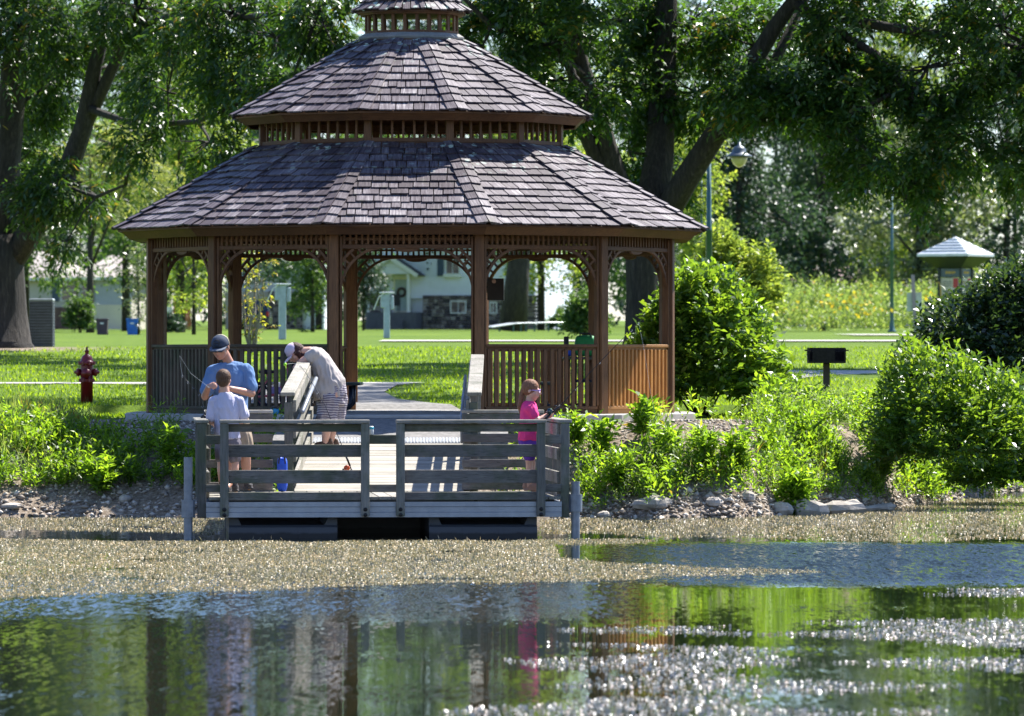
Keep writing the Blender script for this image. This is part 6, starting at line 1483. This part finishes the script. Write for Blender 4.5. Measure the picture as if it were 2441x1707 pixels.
def cap(T, F, M, s, m_front, m_back, brim_m, up=.10, logo=True):
    B = Body(); B.mb.ball(F(0, .03, .15 + up * .2), (s * .372, s * .42, s * .365), 20, 14, M=M)
    k = [i for i, v in enumerate(B.mb.v)]
    inv = M.inverted(); c0 = F(0, .03, .11)
    B.mb.v = [tuple(c0 + M @ Vector(((inv @ (Vector(v) - c0)).x, (inv @ (Vector(v) - c0)).y, max((inv @ (Vector(v) - c0)).z, -.0)))) for v in B.mb.v]
    c = B.mb.build('cap', m_front, T, True, local=True)
    if m_back:
        B2 = Body(); B2.mb.ball(F(0, .045, .155 + up * .2), (s * .376, s * .424, s * .369), 20, 14, M=M); c1 = F(0, .03, .11)
        vv = []
        for v in B2.mb.v:
            l = inv @ (Vector(v) - c1); l.z = max(l.z, .002); l.y = max(l.y, .02 * s); vv.append(tuple(c1 + M @ l))
        B2.mb.v = vv; B2.mb.build('cap_back', m_back, c, True, local=True)
    B = Body()
    pts = [(-.34, -.18), (-.33, -.40), (-.25, -.60), (-.10, -.70), (.10, -.70), (.25, -.60), (.33, -.40), (.34, -.18)]
    b_ = MB(); b_.prism([F(x, y, .15 - (x * x) * .7 + (y + .18) * .16) for x, y in pts], M @ Vector((0, 0, .045 * s))); b_.build('brim', brim_m, c, local=True)
    if logo:
        b_ = MB(); n = 16; cc = F(0, -.385, .32)
        e1 = M @ Vector((1, 0, 0)); e2 = M @ Vector((0, .42, .9)); b_.tube([cc + (e1 * math.cos(t) + e2 * math.sin(t)) * s * .13 for t in [2 * math.pi * i / n for i in range(n + 1)]], s * .018, 5, cap=False)
        b_.tube([cc - e1 * s * .10, cc + e1 * s * .10], s * .018, 5); b_.build('emblem', plain('emblem_dark', (.02, .025, .03), .6) if 'emblem_dark' not in bpy.data.materials else bpy.data.materials['emblem_dark'], c, local=True)
    return c
cap(man, F, M, .275, cloth('cap_navy', (.06, .075, .11), amt=.2), cloth('cap_mesh_tan', (.42, .38, .28), 60, amt=.6), plain('cap_brim_grey', (.10, .12, .16), .8))
mb = MB(); mb.bar(F(-.20, -.37, .03), F(.20, -.37, .03), .03, .05, up=tuple(M @ Vector((0, 0, 1)))); 
for a in (-1, 1): mb.bar(F(a * .21, -.35, .04), F(a * .34, .02, .03), .006, .012)
mb.build('sunglasses', BLACKP, man, local=True)
SHO = plain('shoe_dark_mesh', (.05, .045, .045), .8, var=.5, sc=60)
def shoe(T, c, rz, L=.28, m=SHO, w=.05):
    B = Body(); R_ = Matrix.Rotation(rz, 3, 'Z'); f = lambda y, z: Vector(c) + R_ @ Vector((0, y, z)); B.mb.ball(f(-.02, .045), (w, L * .5, .045), 14, 10, M=R_); B.limb((f(.07, .05), w * .85), (f(.06, .09), w * .8)); B.mb.box(f(-.01, .012), (w * 1.9, L * .98, .024), rz=rz, ch=.006); B.fuse('shoe', m, T, .008, 2)
shoe(man, q(592, 1166, -.04) * 1.0 + Vector((0, 0, .0)), .15); shoe(man, Vector((-.06, .0, 0)), -.15)

# ---- the boy, back to the camera
BX, BD = -3.175, 59.62; boy = thing('person', 'small boy in pale lavender t-shirt with his back turned, before the man', 'person', (BX, BD, DK))
q = pxf(BD, 1220.5 + BX * FPX / BD, HY + (HC - DK) * FPX / BD)
B = Body(); hc = q(533, 907, .0); F, M = head_parts(boy, B, hc, 172, 8, .232, SK_C)
B.limb((hc + Vector((0, 0, -.06)), .050), (q(538, 940), .052)).limb((q(510, 955), .035), (q(538, 942), .035), (q(570, 955), .035)); shL, shR = q(508, 957, .0), q(572, 957, .0); elL, elR = q(503, 1006, .02), q(584, 1000, .02)
B.limb((shL, .042), (elL, .034), (q(510, 1012, .17), .024)); B.limb((shR, .042), (elR, .034), (q(572, 1008, .17), .024))
B.hand(q(510, 1012, .17), (.3, .9, .1), (.5, 0, -.7), .13, .6, 1, .007); B.hand(q(572, 1008, .17), (-.4, .9, .1), (-.5, 0, -.7), .13, .6, -1, .007)
B.loft([(q(541, 1045), .105, .085), (q(541, 1010), .105, .085), (q(540, 970), .13, .09), (q(540, 952), .115, .075), (q(540, 945), .06, .05)])
for sx_, px in ((-1, 527), (1, 560)): B.limb((q(px + sx_ * -4, 1050, 0), .068), (q(px, 1100, .01), .044), (q(px, 1118, -.01), .044), (q(px + 1, 1160, .0), .028)); B.limb((q(px + 1, 1163), .028), (q(px + 1, 1172, .1), .026))
B.fuse('body', SK_C, boy, .0075); 
B = Body(); B.loft([(q(542, 1046), .140, .115), (q(541, 1030), .138, .112), (q(541, 1000), .132, .108), (q(540, 970), .142, .108), (q(540, 954), .125, .09), (q(539, 943), .085, .07), (q(538, 936), .055, .055)])
B.limb((q(538, 944), .042), (shL, .048), (shL.lerp(elL, .75), .058)); B.limb((q(538, 944), .042), (shR, .048), (shR.lerp(elR, .75), .058)); B.fuse('shirt', cloth('shirt_lavender', (.55, .53, .66)), boy, .009, 4)
B = Body(); B.loft([(q(542, 1060), .125, .10), (q(542, 1040), .125, .10)])
for sx_, px in ((-1, 528), (1, 559)): B.limb((q(px, 1056), .070), (q(px, 1082), .068), (q(px, 1090), .070))
B.fuse('shorts', cloth('shorts_grey', (.19, .17, .20)), boy, .010, 3)
B = Body(); B.mb.ball(F(0, .07, .15), (.232 * .355, .232 * .42, .232 * .39), 18, 12, M=M); B.mb.ball(F(0, .17, -.03), (.232 * .31, .232 * .28, .232 * .30), 16, 12, M=M); B.fuse('hair', hair_mat('hair_brown', (.11, .06, .035)), boy, .005, 1)
face(boy, F, M, .232)
shoe(boy, q(529, 1172, .03) + Vector((0, 0, 0)), math.pi, .21, SHO, .038); shoe(boy, q(561, 1172, .03), math.pi, .21, SHO, .038)

# ---- the woman leaning over the ramp rail
WX, WD = -2.25, 66.25; WZ = rz_(WD); woman = thing('person', 'woman in beige top, striped shorts and pale pink cap bending over the left ramp rail', 'person', (WX, WD, WZ))
q = pxf(WD, 1220.5 + WX * FPX / WD, HY + (HC - WZ) * FPX / WD)
B = Body(); hc = q(702, 842, .05); s = .24; F, M = head_parts(woman, B, hc, -78, 50, s, SK_L)
B.limb((q(714, 838, .05), .055), (q(738, 838, .04), .062))
shN, shF = q(750, 845, -.10), q(746, 842, .20); 
B.limb((shN, .060), (q(722, 862, -.10), .050), (q(712, 868, .04), .036)); B.limb((shF, .058), (q(724, 862, .22), .046), (q(708, 870, .10), .034))
B.hand(q(712, 868, .04), (-.2, .9, -.1), (0, 0, -1), .165, .5, 1, .0082); B.hand(q(708, 870, .10), (-.2, -.9, -.1), (0, 0, -1), .165, .5, 1, .0082)
B.loft([(q(792, 930, .05), .15, .17, 0, -25), (q(785, 900, .05), .15, .17, 0, -35), (q(768, 870, .05), .135, .17, 0, -45), (q(752, 850, .05), .11, .17, 0, -50), (q(738, 838, .05), .06, .08, 0, -55)])
for y, px in ((-.06, 774), (.14, 786)): B.limb((q(793, 940, y), .105), (q(px + 6, 1005, y), .064), (q(px + 5, 1025, y), .060), (q(px, 1064, y), .036)); B.limb((q(px, 1066, y), .034), (q(px - 14, 1074, y), .028))
B.fuse('body', SK_L, woman, .0085); face(woman, F, M, s)
B = Body(); B.loft([(q(784, 948, .04), .205, .215, 0, -10), (q(782, 920, .04), .225, .215, 0, -22), (q(772, 895, .04), .185, .20, 0, -35), (q(762, 868, .04), .155, .195, 0, -45), (q(750, 850, .05), .13, .19, 0, -50), (q(740, 839, .05), .075, .10, 0, -55)])
B.limb((shN, .078), (shN.lerp(q(722, 862, -.10), .35), .074)); B.limb((shF, .076), (shF.lerp(q(724, 862, .22), .35), .072)); B.fuse('top', cloth('top_beige', (.46, .41, .38), 7), woman, .011, 4)
B = Body(); B.loft([(q(788, 965, .04), .17, .19), (q(792, 940, .04), .178, .195, 0, -8), (q(790, 915, .04), .165, .19, 0, -20)])
for y, px in ((-.07, 776), (.14, 794)): B.limb((q(px + 10, 950, y), .125), (q(px + 4, 990, y), .125), (q(px + 2, 1002, y), .128))
B.fuse('shorts', cloth('shorts_striped', (.50, .46, .47), 8, (.14, .12, .17)), woman, .011, 3)
B = Body(); B.mb.ball(F(0, .15, .08), (s * .37, s * .40, s * .40), 18, 12, M=M); B.limb((F(0, .35, .05), .055), (q(728, 842, .04), .045), (q(722, 856, .0), .03)); B.limb((F(.25, .1, -.1), .04), (F(.28, .0, -.45), .025)); B.limb((F(-.25, .1, -.1), .04), (F(-.28, .0, -.45), .025)); B.fuse('hair', hair_mat('hair_dark_auburn', (.055, .022, .018)), woman, .007, 1)
cap(woman, F, M, s, cloth('cap_pale_pink', (.70, .56, .66), amt=.15), None, cloth('cap_pink_brim', (.68, .54, .64), amt=.1), up=.25)
for y, px in ((-.06, 769), (.14, 781)): shoe(woman, Vector(((px - 778) / (FPX / WD), y, 0)), -1.4, .25, plain('sandal_brown', (.10, .06, .04), .7) if 'sandal_brown' not in bpy.data.materials else bpy.data.materials['sandal_brown'], .042)

# ---- the girl in pink, side on, holding a rod
GXp, GD = .205, 59.95; girl = thing('person', 'little girl in bright pink t-shirt with ponytail and glasses holding a fishing rod', 'person', (GXp, GD, DK))
q = pxf(GD, 1220.5 + GXp * FPX / GD, HY + (HC - DK) * FPX / GD)
B = Body(); hc = q(1267, 931, .0); s = .232; F, M = head_parts(girl, B, hc, 82, 6, s, SK_C)
B.limb((q(1265, 940), .044), (q(1262, 960), .046)); shN, shF = q(1262, 971, -.10), q(1262, 971, .10); elN, elF = q(1281, 1002, -.12), q(1283, 1000, .08); hN, hF = q(1312, 988, -.04), q(1308, 994, .03)
B.limb((shN, .036), (elN, .030), (hN + Vector((-.03, 0, 0)), .020)); B.limb((shF, .036), (elF, .030), (hF + Vector((-.03, 0, 0)), .020))
B.hand(hN + Vector((-.035, 0, 0)), (.9, .1, .25), (.1, .8, .3), .125, .95, 1, .0068); B.hand(hF + Vector((-.035, 0, 0)), (.9, -.1, .2), (0, -.8, .3), .125, .95, -1, .0068)
B.loft([(q(1260, 1050), .085, .105), (q(1261, 1010), .082, .10), (q(1261, 975), .080, .115), (q(1261, 963), .06, .09)])
for y, px in ((-.055, 1262), (.055, 1268)): B.limb((q(1260, 1060, y), .062), (q(px, 1105, y), .042), (q(px, 1120, y), .040), (q(px - 2, 1160, y), .026)); B.limb((q(px - 1, 1162, y), .026), (q(px + 16, 1172, y), .022))
B.fuse('body', SK_C, girl, .0072); face(girl, F, M, s)
B = Body(); B.loft([(q(1260, 1050), .112, .13), (q(1260, 1030), .108, .125), (q(1261, 1000), .095, .118), (q(1261, 975), .092, .125), (q(1261, 964), .075, .10), (q(1261, 957), .05, .055)])
B.limb((shN, .052), (shN.lerp(elN, .55), .052)); B.limb((shF, .052), (shF.lerp(elF, .55), .052)); B.fuse('shirt', cloth('shirt_hot_pink', (.82, .06, .24)), girl, .0085, 4)
B = Body(); B.loft([(q(1260, 1068), .105, .115), (q(1260, 1042), .105, .12)])
for y in (-.055, .055): B.limb((q(1261, 1065, y), .064), (q(1262, 1086, y), .064))
B.fuse('shorts', cloth('shorts_purple', (.13, .05, .35)), girl, .010, 3)
B = Body(); B.mb.ball(F(0, .08, .13), (s * .36, s * .42, s * .41), 18, 12, M=M); B.mb.ball(F(0, .26, .02), (s * .27, s * .22, s * .24), 14, 10, M=M); B.limb((F(0, .44, -.02), .022), (q(1242, 948), .026), (q(1239, 970), .026), (q(1241, 986), .010)); B.fuse('hair', hair_mat('hair_light_auburn', (.24, .11, .06)), girl, .005, 1)
mb = MB()
for a in (-1, 1): mb.tube([F(a * .14 + .11 * math.cos(t), -.40, .02 + .08 * math.sin(t)) for t in [i * math.pi / 6 for i in range(13)]], s * .018, 5, cap=False); mb.bar(F(a * .25, -.39, .03), F(a * .345, .03, .03), .005, .010)
mb.build('glasses', plain('glasses_lavender', (.45, .30, .65), .3), girl, local=True)
for y, px in ((-.055, 1266), (.055, 1272)): shoe(girl, q(px, 1170, y) * 1.0, 1.45, .19, plain('sandal_tan', (.35, .2, .14), .7) if 'sandal_tan' not in bpy.data.materials else bpy.data.materials['sandal_tan'], .034)

# ---- fishing rods
def rod(label, pts, r0, r1, reelpos, reel_m, gripL=.22, line_to=None, bob=None, name='fishing_rod'):
    pts = [Vector(p) for p in pts]; T = thing(name, label, 'fishing rod', tuple(pts[0])); n = len(pts)
    mb = MB(); mb.tube(pts, [r0 + (r1 - r0) * i / (n - 1) for i in range(n)], 7); mb.build('blank', BLACKM, T, True)
    d = (pts[1] - pts[0]).normalized(); mb = MB(); mb.tube([pts[0] - d * .02, pts[0] + d * gripL * .45], .013, 10); mb.tube([pts[0] + d * gripL * .6, pts[0] + d * gripL * 1.15], .012, 10); mb.build('grip', BLACKP, T, True)
    c = pts[0] + d * gripL * .5 + Vector(reelpos); mb = MB(); Rx = Matrix.Rotation(math.radians(90), 3, 'X')
    mb.lathe([(0, -.028), (.030, -.028), (.034, -.02), (.034, .02), (.030, .028), (0, .028)], c, 14, M=Rx); re_ = mb.build('reel', reel_m, T, True)
    mb = MB(); mb.tube([c + Vector((0, -.03, 0)), c + Vector((0, -.045, 0)), c + Vector((-.035, -.045, -.012))], .005, 6); mb.ball(c + Vector((-.038, -.05, -.012)), .011, 8, 6); mb.tube([c, pts[0] + d * gripL * .5], .008, 6); mb.build('crank', BLACKM, re_, True)
    for f in (.3, .5, .7, .85, 1.0):
        k = f * (n - 1); i = min(int(k), n - 2); p = pts[i].lerp(pts[i + 1], k - i); mb = MB(); mb.tube([p + Vector((.010 * math.cos(t), 0, -.010 + .010 * math.sin(t))) for t in [j * math.pi / 4 for j in range(9)]], .0022, 4, cap=False); mb.build('line_guide', GALV, T)
    if line_to: mb = MB(); mb.tube([pts[-1]] + [Vector(p) for p in line_to], .0009, 4); mb.build('line', plain('line_pale', (.6, .62, .6), .3) if 'line_pale' not in bpy.data.materials else bpy.data.materials['line_pale'], T)
    return T
D = GD - .08
rod('black fishing rod held by the girl, pointing up to the right', [P(1296, 1003, D), P(1345, 957, D), P(1400, 895, D), P(1460, 832, D), P(1500, 792, D), P(1522, 770, D)], .0055, .002, (-.012, 0, .030), plain('reel_teal_black', (.03, .06, .07), .25, .5), line_to=[P(1535, 830, D - .1), P(1550, 930, D - .3), P(1566, 1010, D - .5)])
D = 59.35
rod('black fishing rod with an orange reel leaning in the dock corner behind the front rail', [P(846, 1140, D), P(830, 1100, D), P(806, 1040, D), P(774, 965, D + .1), P(740, 905, D + .2), P(716, 872, D + .3)], .006, .0022, (-.045, -.01, .0), plain('reel_orange', (.75, .10, .02), .35), gripL=.24, line_to=[P(700, 866, D + .3), P(683, 868, D + .2)])
T = thing('bobber', 'lime green fishing bobber hanging beside the pink cap', 'bobber', tuple(P(680, 869, D + .2))); mb = MB(); mb.ball((0, 0, 0), (.0175, .0175, .02), 14, 10); mb.build('ball', plain('bobber_lime', (.40, .85, .02), .35), T, True, local=True); mb = MB(); mb.tube([(0, 0, .018), (0, 0, .032)], .004, 6); mb.build('peg', TRIM, T, local=True)
D = 60.3
rod('thin whippy fishing rod held by the man, bending away to the left', [P(497, 1010, D), P(488, 985, D), P(478, 950, D), P(470, 930, D), P(452, 915, D), P(435, 895, D)], .005, .0018, (-.03, 0, .0), BLACKM, gripL=.14, line_to=[P(430, 870, D), P(428, 848, D), P(455, 890, D), P(500, 925, D - .2)])
